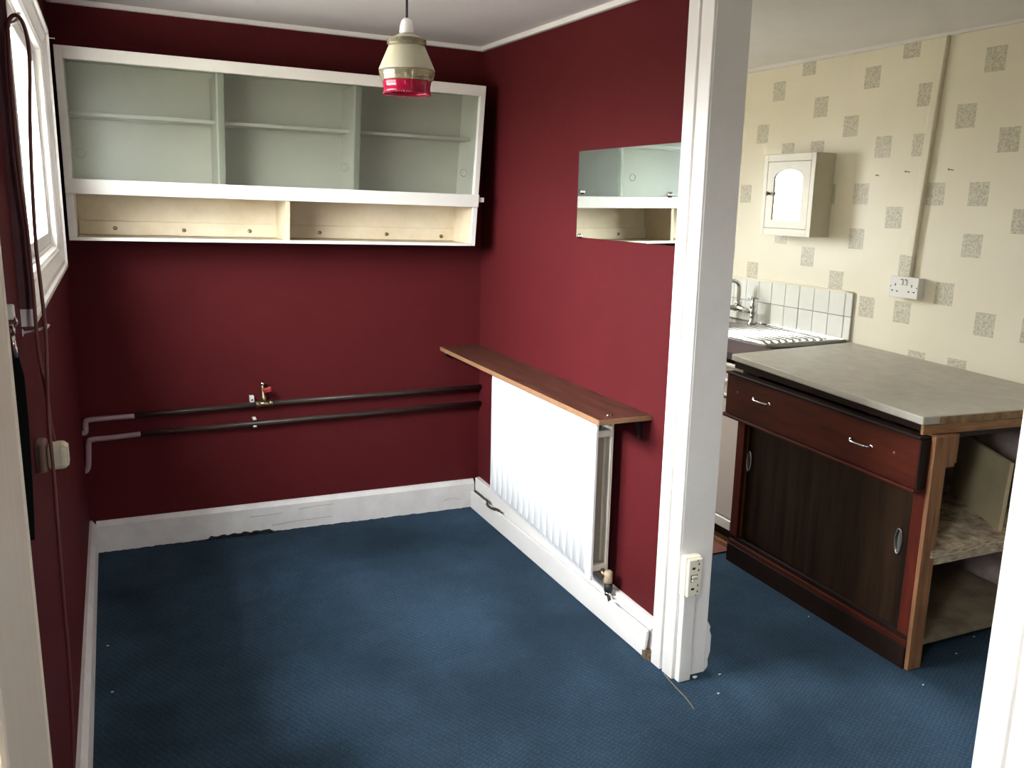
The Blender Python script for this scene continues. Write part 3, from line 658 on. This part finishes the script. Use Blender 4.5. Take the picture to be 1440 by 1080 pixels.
mb = MB(); mb.tube(L2, .0034, 10, smooth_path=5)
tag(obj('hanging_flex', mb, FLEX), 'thinner maroon flex hanging before the window down to the cream plug', 'cable')
# bottom hook: long screw hook
k0, k1 = onY(49, 465, 1.95), onY(66, 460.5, 1.95)
mb = MB(); mb.tube([Vector((XL+.002, 1.955, k0.z-.004)), k0, k1, k1+Vector((.004, 0, .006))], .0028, 8); mb.disc_stack([(.008, 0), (.007, .002)], (XL+.001, 1.955, k0.z-.004), (1, 0, 0), 10)
tag(obj('cup_hook', mb, PALEPLASTIC), 'long pale hook below the window corner with two flexes hanging behind it', 'hook')
# socket and plug
s0 = onY(80, 640, 1.985); 
sk = thing('wall_socket', 'aged brown socket on the red wall below the window with the cream plug in it', 'socket', (XL, 1.99, s0.z-.04))
mb = MB(); mb.box(XL, XL+.022, 1.972, 2.032, s0.z-.034, s0.z+.030, bevel=.006); obj('socket_box', mb, AGEDBROWN, sk)
pl_ = thing('plug', 'cream plug pushed into the brown socket beneath the hanging flex', 'plug', (XL+.055, 1.99, s0.z-.03))
pa, pb = onY(66, 640, 1.967), onY(94.5, 640, 1.967)
mb = MB(); mb.box(XL+.0225, pb.x, 1.967, 2.018, s0.z-.029, s0.z+.025, bevel=.010, seg=3); obj('plug_body', mb, PLUG, pl_)
mb = MB(); mb.box(pb.x-.004, pb.x+.002, 1.973, 2.012, s0.z-.023, s0.z+.019, bevel=.004); obj('plug_cover', mb, PLUG, pl_)
# trigger clip and strap beside the door
cl = thing('dog_lead', 'black strap on a silver trigger clip hanging beside the cream door board', 'lead', (XL+.02, 1.46, 1.0))
YS = 1.50
def st(px, py): return onY(px, py, YS)
mb = MB(); mb.box(XL, st(20, 437).x, YS-.006, YS+.012, st(15, 440).z-.010, st(15, 434).z+.006, bevel=.003); obj('wall_plate', mb, PALEPLASTIC, cl)
mb = MB(); c1 = st(15.5, 452); mb.torus(c1, (.5, 1, 0), .0085, .0022, 18, 8); c2 = st(16.5, 464); mb.torus(c2, (1, .4, 0), .0075, .0026, 18, 8); obj('clip_ring', mb, CHROME, cl)
mb = MB(); mb.tube([st(16, 470), st(18.5, 484), st(22, 503)], [.0042, .0048, .0042], 10); obj('clip_shank', mb, CHROME, cl)
mb = MB(); pts = [(21, 500), (24, 530), (29, 580), (33, 630), (36, 680), (38, 720), (39.5, 760)]
for i in range(len(pts)-1):
    a_, b_2 = st(*pts[i]), st(*pts[i+1]); w0 = .0045 if i == 0 else .0095; w1_ = .0095
    mb.hexa([b_2+Vector((-w1_,0,0)), b_2+Vector((w1_,0,0)), b_2+Vector((w1_,.006,0)), b_2+Vector((-w1_,.006,0)), a_+Vector((-w0,0,0)), a_+Vector((w0,0,0)), a_+Vector((w0,.006,0)), a_+Vector((-w0,.006,0))])
obj('strap', mb, STRAP, cl)

# ================================================================== SOCKET on the jamb
JY = 2.2245
sp = thing('double_socket', 'ivory double socket mounted upright on the white jamb above its trunking', 'socket', (1.70, JY-.02, .27))
A, B_ = onY(967.5, 812, JY-.042), onY(987.5, 812, JY-.042); Zt = onY(975, 787, JY-.042).z; Zb = onY(973, 840, JY-.042).z
Cx = onY(954.5, 812, JY-.0).x
mb = MB(); mb.box(A.x-.004, B_.x+.004, JY-.030, JY-.0003, Zb-.004, Zt+.004, bevel=.007); obj('back_box', mb, IVORY, sp)
mb = MB(); mb.box(A.x, B_.x, JY-.043, JY-.0302, Zb, Zt, bevel=.006, seg=3); fp = obj('face_plate', mb, IVORY, sp)
W_, Hh = B_.x - A.x, Zt - Zb
def hole(fx, fz, w, h):
    x, z = A.x + W_*fx, Zb + Hh*fz; mb = MB(); mb.box(x-w/2, x+w/2, JY-.0436, JY-.040, z-h/2, z+h/2); return mb
for fx, fz, w, h in ((.36,.76,.012,.008),(.36,.22,.012,.008),(.70,.86,.004,.008),(.70,.70,.004,.008),(.70,.30,.004,.008),(.70,.14,.004,.008),(.62,.95,.004,.004),(.62,.05,.004,.004)):
    obj('pin_hole', hole(fx, fz, w, h), HOLE, fp)
for fz in (.545, .455):
    mb = MB(); x, z = A.x + W_*.42, Zb + Hh*fz; mb.box(x-.0135, x+.0135, JY-.0445, JY-.041, z-.0062, z+.0062); o = obj('switch_surround', mb, HOLE, fp)
    mb = MB(); mb.box(x-.011, x+.011, JY-.049, JY-.041, z-.0045, z+.0045, bevel=.0015); obj('switch_rocker', mb, IVORY, fp)
mb = MB(); mb.box(A.x+.002, A.x+.050, JY-.026, JY-.0003, 0, Zb-.0045, bevel=.003)
tag(obj('cable_trunking', mb, WHITE), 'white cable trunking running from the ivory socket down to the carpet', 'trunking')

# ================================================================== KITCHEN: base cabinet, worktop
def shear(mb):      # the old unit stands out of level: rises to its far end
    for v_ in mb.v:
        v_.x += .030*(v_.y-2.5); v_.z *= (1 + .030*(v_.y-2.5))*(1 - .021*(v_.x-2.45))
    return mb
bc = thing('base_cabinet', 'dark red-brown wooden base cabinet with a long drawer over two sliding doors', 'cabinet', (2.9, 2.5, 0))
BX = 2.482; BY0, BY1 = 1.955, 2.995
def bpart(n, m_, *a, bevel=.002, parent=None, label=None):
    mb = MB(); mb.box(*a, bevel=bevel); shear(mb); return obj(n, mb, m_, parent or bc, label)
# plinth with bead, posts, rails
bpart('plinth', DARKW, BX-.010, BX+.020, BY0+.012, BY1, .0, .085)
bpart('plinth_bead', MAHOG, BX-.004, BX+.020, BY0+.012, BY1, .0855, .105)
bpart('plinth_bead', DARKW, BX+.004, BX+.020, BY0+.012, BY1, .1055, .125)
bpart('front_stile', MAHOGV, BX, BX+.016, BY0+.012, BY0+.060, .126, .846); bpart('front_stile', MAHOGV, BX, BX+.020, BY1-.050, BY1, .126, .846)
bpart('corner_post', RAW, BX-.002, BX+.062, BY0-.005, BY0+.0115, .0, .871, label='bare softwood corner post'); bpart('corner_post', RAW, BX+.0205, BX+.064, BY0+.012, BY0+.045, .0, .871)
bpart('corner_post', RAW, BX+.020, BX+.064, BY1-.045, BY1, .0, .846)
bpart('corner_post', RAW, 3.26, 3.31, BY0+.01, BY0+.055, .0, .846); bpart('corner_post', RAW, 3.26, 3.31, BY1-.045, BY1, .0, .846)
bpart('side_panel', DARKW, BX+.0645, 3.26, BY1-.015, BY1, .03, .846)
bpart('top_rail', DARKW, BX+.066, 3.31, BY0+.042, BY0+.062, .8465, .868)
bpart('rail_block', RAW, BX+.0645, BX+.112, BY0+.002, BY0+.040, .755, .871)
bpart('rail_block', RAW, BX+.112, BX+.128, BY0+.008, BY0+.036, .765, .871)
bpart('top_rail', DARKW, BX+.0, BX+.016, BY0+.03, BY1, .8475, .866)
# drawer
dr = bpart('drawer', MAHOG, BX-.046, BX-.006, BY0+.020, BY1+.040, .683, .859, bevel=.004)
bpart('drawer_bead', DARKW, BX-.054, BX-.006, BY0+.016, BY1+.044, .8592, .871, bevel=.004, parent=dr)
bpart('drawer_bead', MAHOG, BX-.056, BX-.006, BY0+.016, BY1+.058, .669, .6828, bevel=.005, parent=dr)
bpart('drawer_end', DARKW, BX-.0475, BX-.006, BY0+.0125, BY0+.0198, .683, .859, parent=dr)
def dpt(px, py): return onX(px, py, BX-.046+.030*0)
def bow(name, c, ax_, L_, h, r, parent, m_=CHROME):
    ax_ = Vector(ax_).normalized(); out = Vector((-1, .03, 0)).normalized()
    pts = [c - ax_*L_/2, c - ax_*L_*.40 + out*h*.8, c - ax_*L_*.15 + out*h, c + ax_*L_*.15 + out*h, c + ax_*L_*.40 + out*h*.8, c + ax_*L_/2]
    mb = MB(); mb.tube(pts, [r*1.3] + [r]*4 + [r*1.3], 10); mb.disc_stack([(r*2, -.001), (r*1.6, .004)], c-ax_*L_/2, out, 12); mb.disc_stack([(r*2, -.001), (r*1.6, .004)], c+ax_*L_/2, out, 12)
    return obj(name, mb, m_, parent)
for (px, py) in ((1068.5, 565), (1213, 623)):
    c = onX(px, py, BX-.047); c.x = BX-.046+.030*(c.y-2.5); bow('drawer_handle', c, (0, 1, .02), .098, .020, .0042, dr)
    mb = MB(); mb.box(c.x+.0005, c.x+.004, c.y-.055, c.y+.055, c.z-.024, c.z+.012); 
for (px, py) in ((1034, 552), (1261, 636)):
    c = onX(px, py, BX-.047); c.x = BX-.0465+.030*(c.y-2.5); mb = MB(); mb.disc_stack([(.0045, -.001), (.0045, .001)], c, (-1, 0, 0), 10); obj('screw_filler', mb, EDGEW, dr)
# sliding doors
d_a = bpart('sliding_door', DOORW, BX+.022, BX+.030, BY0+.050, 2.52, .118, .680)
d_b = bpart('sliding_door', DOORW, BX+.033, BX+.041, 2.48, BY1-.045, .118, .680)
for (px, py, d_, dx) in ((1268, 760, d_a, .0215), (1051, 649, d_b, .0325)):
    c = onX(px, py, BX+dx); c.x = BX+dx+.030*(c.y-2.5)
    mb = MB(); n = 20; ring = [c + Vector((-.004, math.cos(2*math.pi*i/n)*.014, math.sin(2*math.pi*i/n)*.047)) for i in range(n)]; mb.tube(ring + [ring[0]], .004, 8, cap=False)
    mb.add([c + Vector((-.0008, math.cos(2*math.pi*i/n)*.014, math.sin(2*math.pi*i/n)*.047)) for i in range(n)], [tuple(range(n))])
    obj('door_pull', mb, STEEL, d_)
# inside: shelf, floor board, back
bpart('worn_shelf', WORN, BX+.040, 3.24, BY0-.012, BY1-.05, .428, .455, label='worn pale inner shelf with a splintered edge')
bpart('shelf_lip', WORN, BX+.045, 3.24, BY0-.002, BY0+.030, .395, .4275)
bpart('bottom_board', DUSTY, BX+.064, 3.25, BY0+.02, BY1-.05, .070, .090)
bpart('back_board', PLASTER, 3.315, 3.33, BY0, BY1, .05, .84, label='mauve plastered backing')
mb = MB(); p_ = [Vector((3.10, 2.36, .457)), Vector((2.88, 1.975, .457)), Vector((2.892, 1.968, .457)), Vector((3.112, 2.353, .457))]
mb.hexa(p_ + [v_ + Vector((.008, -.004, .258)) for i, v_ in enumerate(p_)], bevel=.001)
tag(obj('hardboard_sheet', mb, CARD), 'buff board leaning inside the open end of the base cabinet on its shelf', 'board')
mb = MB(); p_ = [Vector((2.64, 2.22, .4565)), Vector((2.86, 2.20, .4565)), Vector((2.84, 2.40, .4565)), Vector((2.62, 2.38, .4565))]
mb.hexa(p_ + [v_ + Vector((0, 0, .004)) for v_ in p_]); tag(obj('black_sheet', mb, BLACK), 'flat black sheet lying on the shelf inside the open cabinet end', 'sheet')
# worktop
wt = thing('worktop', 'thick grey-beige laminate worktop resting on the dark wooden base cabinet', 'worktop', (2.9, 2.5, .9))
FLc, FRc, BLc, BRc = Vector((2.475, 3.045, .9575)), Vector((2.430, 1.982, .9225)), Vector((XK-.004, 3.205, .944)), Vector((XK-.004, 1.955, .905))
dz = Vector((0, 0, -.029))
mb = MB(); mb.hexa([FRc+dz, BRc+dz, BLc+dz, FLc+dz, FRc, BRc, BLc, FLc], bevel=.005); obj('laminate_top', mb, WORKTOP, wt)
e0, e1 = FRc + (BRc-FRc)*.085, BRc
mb = MB(); o_ = Vector((0, -.0025, 0)); mb.hexa([e0+dz*.97+o_, e1+dz*.97+o_, e1+dz*.97, e0+dz*.97, e0+dz*.1+o_, e1+dz*.1+o_, e1+dz*.1, e0+dz*.1]); obj('raw_edge', mb, CHIP, wt, 'bare chipboard end of the worktop')
mb = MB(); q = [FRc+Vector((.040,.012,0)), BRc+Vector((-.02,.012,0)), BLc+Vector((-.02,-.02,0)), FLc+Vector((.012,-.012,0))]
mb.hexa([v_+Vector((0,0,-.062)) for v_ in q] + [v_+Vector((0,0,-.0295)) for v_ in q], bevel=.002)
obj('sub_board', mb, DARKW, wt)
mb = MB(); a_, b_8 = FRc+Vector((.006,-.0005,0)), BRc+Vector((-.02,-.0005,0)); y_ = Vector((0,.0115,0))
mb.hexa([v_+Vector((0,0,-.063)) for v_ in (a_, b_8, b_8+y_, a_+y_)] + [v_+Vector((0,0,-.0298)) for v_ in (a_, b_8, b_8+y_, a_+y_)], bevel=.002)
obj('end_rail', mb, RAIL, wt, 'bare wooden rail under the worktop end')
mb = MB(); mb.tube([(2.62, 2.10, .0), (2.62, 2.10, .001)], .001, 4)

# ================================================================== SINK UNIT
su = thing('sink_cabinet', 'pinkish white sink cabinet standing beyond the dark base cabinet', 'cabinet', (2.95, 3.8, 0))
SX = 2.572; SY0, SY1 = 3.075, 4.66
def spart(n, m_, *a, bevel=.003, parent=None, label=None):
    mb = MB(); mb.box(*a, bevel=bevel); return obj(n, mb, m_, parent or su, label)
spart('carcass', PINKW, SX+.018, 3.33, SY0, SY0+.018, .10, .868)
spart('back_panel', PINKW, 3.31, 3.33, SY0+.0185, SY1, .10, .868); spart('bottom_panel', PINKW, SX+.0185, 3.3095, SY0+.0185, SY1, .10, .118)
for (a, b_3) in ((SY0, 3.86), (3.865, SY1)):
    spart('drawer_front', PINKW, SX, SX+.0175, a, b_3, .725, .885)
    spart('drawer_lip', WHITE, SX-.014, SX-.0003, a, b_3, .800, .812, parent=su); spart('drawer_lip', WHITE, SX-.014, SX-.0003, a, b_3, .873, .886, parent=su)
    dd = spart('door', PINKW, SX, SX+.0175, a, b_3, .150, .716); spart('door_lip', WHITE, SX-.012, SX-.0003, a, b_3, .730, .742, parent=su)
spart('bottom_rail', WHITE, SX-.010, SX+.017, SY0, SY1, .098, .144); spart('plinth', DARKW, SX+.05, SX+.07, SY0, SY1, 0, .0975); spart('plinth_ledge', RAIL, SX-.004, SX+.05, SY0, SY1, .0, .028)
spart('front_ledge', mat('dark_mauve_ledge', (.075, .042, .042), .6, spec=.2), SX-.004, 2.820, 3.118, SY1, .905, .940, label='dark glossy ledge along the sink front')
mb = MB(); mb.box(2.44, 2.566, 3.062, 3.9, .0005, .006, bevel=.001); mb.box(2.42, 2.44, 3.062, 3.9, .0005, .009, bevel=.002, mi=1)
tag(obj('lino_strip', mb, [TERRA, DARKW]), 'strip of terracotta flooring at the foot of the sink cabinet', 'flooring')
# sink top with bowl and drainer ridges
sk2 = thing('sink', 'stainless steel sink with a ridged drainer in front of the white tiles', 'sink', (3.08, 3.8, .94))
ZS = .949; bx0, bx1, by0, by1 = 2.885, 3.205, 3.80, 4.24
mb = MB(); X0, X1, Y0, Y1 = 2.822, XK-.014, 3.228, 4.64
for (a, b_4, c_, d_) in ((X0, X1, Y0, by0), (X0, X1, by1, Y1), (X0, bx0, by0, by1), (bx1, X1, by0, by1)): mb.box(a, b_4, c_, d_, ZS-.022, ZS)
obj('sink_top', mb, STEEL, sk2)
mb = MB(); d_ = .15
r_ = [(bx0,by0),(bx1,by0),(bx1,by1),(bx0,by1)]; r2 = [(bx0+.03,by0+.03),(bx1-.03,by0+.03),(bx1-.03,by1-.03),(bx0+.03,by1-.03)]
mb.add([(x,y,ZS-.001) for x,y in r_] + [(x,y,ZS-d_) for x,y in r2], [(0,1,5,4),(1,2,6,5),(2,3,7,6),(3,0,4,7),(4,5,6,7)]); obj('bowl', mb, STEEL, sk2)
mb = MB()
for (a, b_5, c_, d_) in ((X0, X0+.012, Y0, Y1), (X1-.010, X1, Y0, Y1), (X0+.012, X1-.010, Y0, Y0+.010)): mb.box(a, b_5, c_, d_, ZS, ZS+.006, bevel=.0025)
obj('rim', mb, STEEL, sk2)
for i in range(9):
    x = 2.862 + i*.0445; mb = MB(); mb.tube([(x, 3.272, ZS-.004), (x, 3.285, ZS+.004), (x, 3.745, ZS+.004), (x, 3.758, ZS-.004)], .0085, 10); obj('ridge', mb, STEEL, sk2)
# taps
def tap(name, y, label):
    x = 3.275
    t = thing(name, label, 'tap', (x, y, ZS))
    mb = MB(); mb.disc_stack([(.024, 0), (.022, .008), (.013, .016), (.013, .050), (.019, .056), (.019, .078), (.014, .084), (.018, .090), (.018, .108), (.012, .114), (.012, .130), (.007, .136)], (x, y, ZS+.0005), (0, 0, 1), 20); obj('tap_body', mb, CHROME, t)
    mb = MB()
    for a in (0.4, 0.4+math.pi/2): 
        v_ = Vector((math.cos(a), math.sin(a), 0)); c_ = Vector((x, y, ZS+.146)); mb.tube([c_-v_*.030+Vector((0,0,-.004)), c_-v_*.018, c_, c_+v_*.018, c_+v_*.030+Vector((0,0,-.004))], [.004, .0065, .0075, .0065, .004], 10)
    mb.disc_stack([(.010, 0), (.010, .012), (.005, .016)], (x, y, ZS+.138), (0, 0, 1), 14); obj('tap_head', mb, CHROME, t); return t
tap('mixer_tap', 3.875, 'chrome cross-head tap of the sink mixer nearest the drainer')
tap('mixer_tap', 4.115, 'chrome cross-head tap of the sink mixer half hidden by the white jamb')
t = thing('mixer_spout', 'chrome mixer bridge with an upright swan spout between the two taps', 'tap', (3.275, 3.995, 1.01))
mb = MB(); mb.tube([(3.275, 3.894, ZS+.066), (3.270, 3.945, ZS+.072), (3.268, 3.995, ZS+.076), (3.270, 4.045, ZS+.072), (3.275, 4.096, ZS+.066)], [.012, .017, .022, .017, .012], 14); obj('bridge', mb, CHROME, t)
mb = MB(); mb.disc_stack([(.016, 0), (.021, .010), (.021, .022), (.014, .032)], (3.268, 3.995, ZS+.088), (0, 0, 1), 18); obj('spout_nut', mb, CHROME, t)
mb = MB(); mb.tube([(3.268, 3.995, ZS+.11), (3.267, 3.995, ZS+.19), (3.258, 3.998, ZS+.218), (3.230, 4.006, ZS+.232), (3.18, 4.02, ZS+.225), (3.12, 4.035, ZS+.205), (3.10, 4.04, ZS+.185)], .0115, 14, smooth_path=5); obj('spout', mb, CHROME, t)

# ================================================================== TILED SPLASHBACK
ts = thing('tile_splashback', 'two rows of white glazed tiles on the kitchen wall behind the sink', 'splashback', (XK, 3.8, .95))
mb = MB(); mb.box(XK-.006, XK-.0003, 3.218, 4.60, .946, 1.182); obj('grout_bed', mb, GROUT, ts)
yy = [3.214, 3.262] + [3.262 + .1085*k for k in range(1, 13)]
rng = random.Random(5)
for i in range(len(yy)-1):
    for (z0, z1) in ((.948, 1.066), (1.069, 1.187)):
        e = rng.uniform(0, .0012); mb = MB(); mb.box(XK-.0115-e, XK-.004, yy[i]+.0013, yy[i+1]-.0013, z0, z1, bevel=.0018, seg=1); obj('tile', mb, TILE, ts)
mb = MB(); mb.tube([(XK-.006, 3.22+.07*i, 1.188+rng.uniform(-.001, .003)) for i in range(20)], .007, 8); obj('sealant_bead', mb, mat('yellowed_sealant', (.72, .66, .50), .6), ts)

# ================================================================== MINI CABINET
mc = thing('medicine_cabinet', 'small cream wall cabinet with an arched mirror door on the patterned kitchen wall', 'cabinet', (3.28, 3.6, 1.45))
MX = 3.225; m0, m1, mz0, mz1 = 3.428, 3.808, 1.452, 1.872
CRM = mat('cream_cabinet_paint', (.58, .54, .42), .4, var=.05, vscale=8)
mb = MB(); mb.box(MX+.012, XK-.0005, m0, m1, mz0, mz1, bevel=.002); obj('carcass', mb, CRM, mc)
mb = MB()
for (a, b_6, c_, d_) in ((m0, m0+.030, mz0, mz1), (m1-.030, m1, mz0, mz1), (m0+.030, m1-.030, mz0, mz0+.038), (m0+.030, m1-.030, mz1-.038, mz1)): mb.box(MX-.004, MX+.0115, a, b_6, c_, d_, bevel=.0015)
obj('face_frame', mb, CRM, mc)
dy0, dy1, dz0, dz1 = m0+.032, m1-.032, mz0+.040, mz1-.040
A0, A1, AZ0, AZs, AZt = 3.512, 3.724, 1.533, 1.748, 1.791
def arch(yc, hw, z0, zs_, zt_, n=16):
    return [(yc-hw, z0), (yc+hw, z0)] + [(yc + hw*math.cos(math.pi*i/n), zs_ + (zt_-zs_)*math.sin(math.pi*i/n)) for i in range(n+1)]
inner = arch((A0+A1)/2, (A1-A0)/2, AZ0, AZs, AZt)
# door panel: outer rectangle with the arched hole, made as a ring of quads
def to_rect(y, z):
    cy, cz = (dy0+dy1)/2, (dz0+dz1)/2; vy_, vz_ = y-cy, z-cz; s_ = min((dy1-dy0)/2/max(abs(vy_), 1e-6), (dz1-dz0)/2/max(abs(vz_), 1e-6)); return (cy+vy_*s_, cz+vz_*s_)
pts_i = []
for i in range(len(inner)):
    a_, b_7 = inner[i], inner[(i+1) % len(inner)]
    for k in range(6 if i in (0, 1, len(inner)-1) else 1): f_ = k/6 if i in (0, 1, len(inner)-1) else 0; pts_i.append((a_[0]+(b_7[0]-a_[0])*f_, a_[1]+(b_7[1]-a_[1])*f_))
pts_o = [to_rect(*p) for p in pts_i]
# snap the four outer corners
for cy_, cz_ in ((dy0,dz0),(dy1,dz0),(dy1,dz1),(dy0,dz1)):
    k = min(range(len(pts_o)), key=lambda i: (pts_o[i][0]-cy_)**2 + (pts_o[i][1]-cz_)**2); pts_o[k] = (cy_, cz_)
mb = MB(); n = len(pts_i); XA, XB = MX-.003, MX+.0115
mb.add([(XA, y, z) for y, z in pts_i] + [(XA, y, z) for y, z in pts_o] + [(XB, y, z) for y, z in pts_i] + [(XB, y, z) for y, z in pts_o],
       [q_ for i in range(n) for j in [(i+1) % n] for q_ in ((i, j, n+j, n+i), (2*n+i, 3*n+i, 3*n+j, 2*n+j), (i, 2*n+i, 2*n+j, j), (n+i, n+j, 3*n+j, 3*n+i))])
dr2 = obj('door', mb, CRM, mc)
mb = MB(); mb.add([(MX+.003, y, z) for y, z in pts_i], [tuple(range(n))]); obj('arched_mirror', mb, MIRROR, dr2)
k = onX(1079, 272, MX-.02); mb = MB(); mb.disc_stack([(.006, 0), (.005, .010), (.010, .014), (.011, .020), (.006, .025)], (MX-.0028, min(k.y, dy1-.012), k.z), (-1, 0, 0), 16); obj('knob', mb, BRASS, dr2)

# ================================================================== KITCHEN WALL: socket, trunking, screws
ks_ = thing('double_socket', 'pale grey double socket on the cream patterned kitchen wall at the foot of its conduit', 'socket', (3.33, 2.89, 1.2))
y0, y1, z0, z1 = 2.808, 2.972, 1.200, 1.298
mb = MB(); mb.box(3.318, XK-.0003, y0+.003, y1-.003, z0+.003, z1-.003, bevel=.003); obj('back_box', mb, PALEPLASTIC, ks_)
mb = MB(); mb.box(3.306, 3.3178, y0, y1, z0, z1, bevel=.003); fp2 = obj('face_plate', mb, PALEPLASTIC, ks_)
def hole2(fy, fz, w, h, n='pin_hole', m_=HOLE, d=.0006):
    y, z = y1 - (y1-y0)*fy, z0 + (z1-z0)*fz; mb = MB(); mb.box(3.306-d, 3.309, y-w/2, y+w/2, z-h/2, z+h/2); return obj(n, mb, m_, fp2)
for fy, fz, w, h in ((.22,.60,.005,.012),(.13,.32,.010,.005),(.30,.30,.010,.005),(.78,.60,.005,.012),(.69,.32,.010,.005),(.87,.32,.010,.005),(.06,.52,.005,.005),(.95,.52,.005,.005)): hole2(fy, fz, w, h)
RK = mat('red_marked_rocker', (.62, .45, .40), .4)
for fy in (.43, .57):
    hole2(fy, .75, .017, .028, 'switch_surround', mat('grey_surround', (.35, .32, .29), .5) if fy < .5 else bpy.data.materials['grey_surround'], .0006); hole2(fy, .75, .0135, .024, 'switch_rocker', PALEPLASTIC, .003); hole2(fy, .86, .009, .004, 'red_mark', REDLEVER, .0034)
mb = MB(); mb.hexa([(XK-.022,2.882,1.299),(XK-.0003,2.882,1.299),(XK-.0003,2.922,1.299),(XK-.022,2.922,1.299),(XK-.022,2.828,2.337),(XK-.0003,2.828,2.337),(XK-.0003,2.868,2.337),(XK-.022,2.868,2.337)], bevel=.005)
cd_ = tag(obj('conduit', mb, PAPER), 'papered over cable conduit running up the kitchen wall from the socket', 'conduit')
mb = MB(); mb.hexa([(XK-.0226,2.884,1.302),(XK-.021,2.884,1.302),(XK-.021,2.920,1.302),(XK-.0226,2.920,1.302),(XK-.0226,2.880,1.392),(XK-.021,2.880,1.392),(XK-.021,2.916,1.392),(XK-.0226,2.916,1.392)]); obj('paper_square', mb, SPECK, cd_)
for i, (px, py, lb) in enumerate(((1277, 242, 'dark screw in the kitchen wall just beside the conduit'), (1338, 239, 'dark screw hook in the kitchen wall beyond the conduit and away from the cabinet'), (1233, 247, 'tiny screw in the kitchen wall nearest the small cream cabinet'))):
    p = onX(px, py, XK-.012); mb = MB(); L_ = .024 if i < 2 else .010
    mb.tube([(XK+.002, p.y, p.z), (XK-L_, p.y+.004, p.z+.002)], .0018, 8); mb.disc_stack([(.0036, 0), (.0044, .002), (.002, .004)], (XK-L_, p.y+.004, p.z+.002), (-1, .1, 0), 12)
    tag(obj('screw', mb, BRASS), lb, 'screw')

# ================================================================== SMALL DEBRIS
rng = random.Random(11)
def flake(px, py, s, label):
    p = onZ(px, py, .004); mb = MB(); n = 6
    poly = [(p.x + s*rng.uniform(.5, 1.1)*math.cos(2*math.pi*i/n), p.y + .6*s*rng.uniform(.4, 1.1)*math.sin(2*math.pi*i/n), .003) for i in range(n)]
    mb.prism(poly, (0, 0, .002)); tag(obj('paint_flake', mb, FLAKE), label, 'flake', 'paint flakes on the carpet')
flake(977, 952, .014, 'largest white paint flake on the carpet by the foot of the jamb')
for px, py, lb in ((152,908,'tiny paint flake near the outer wall skirting, the farther of two'),(158,973,'tiny paint flake near the outer wall skirting, the nearer of two'),(830,746,'tiny paint flake on the carpet below the radiator'),
        (1012,948,'tiny paint flake on the carpet past the jamb towards the base cabinet'),(1137,867,'tiny paint flake against the plinth of the base cabinet'),(1298,963,'tiny paint flake in front of the corner post of the base cabinet'),
        (1345,919,'tiny paint flake in the shade under the open cabinet end, the nearer of two'),(1370,895,'tiny paint flake in the shade under the open cabinet end, the farther of two'),(1010,975,'tiny paint flake on the carpet nearest the camera, before the jamb')):
    flake(px, py, .0055 if px > 1000 else .006, lb)
p = [onZ(934, 948, .003), onZ(942, 957, .004), onZ(950, 966, .003), onZ(965, 982, .004), onZ(976, 997, .003)]
mb = MB(); mb.tube(p, .0018, 6, smooth_path=4); tag(obj('loose_thread', mb, TWIST), 'loose tan carpet thread on the floor below the jamb', 'thread')
# broken rubble in the skirting gap beside the casing
mb = MB()
for i in range(26):
    x, y = rng.uniform(1.648, 1.69), rng.uniform(2.354, 2.40); s = rng.uniform(.004, .011); mb.box(x-s, x+s, y-s, y+s, 0, s*1.8+rng.uniform(0, .012), bevel=.001, seg=1)
o = tag(obj('rubble', mb, RUBBLE), 'brown rubble in the gap between skirting end and door casing', 'rubble'); o['kind'] = 'stuff'
# frayed dark carpet edge at the back skirting
mb = MB()
for i in range(160):
    x = rng.uniform(.05, .66) if i % 3 else rng.uniform(.36, .58); y = yb(x)-.027-rng.uniform(0, .012); h = rng.uniform(.004, .012) if .34 < x < .62 else rng.uniform(.002, .006)
    a = Vector((x, y, .0)); mb.tube([a, a + Vector((rng.uniform(-.008,.008), rng.uniform(-.006,.004), h)), a + Vector((rng.uniform(-.02,.02), rng.uniform(-.01,.004), h*.8))], .0014, 4)
o = tag(obj('carpet_fray', mb, mat('dark_carpet_fibre', (.012, .014, .018), .95)), 'frayed dark carpet fibres along the foot of the back skirting', 'carpet edge'); o['kind'] = 'stuff'
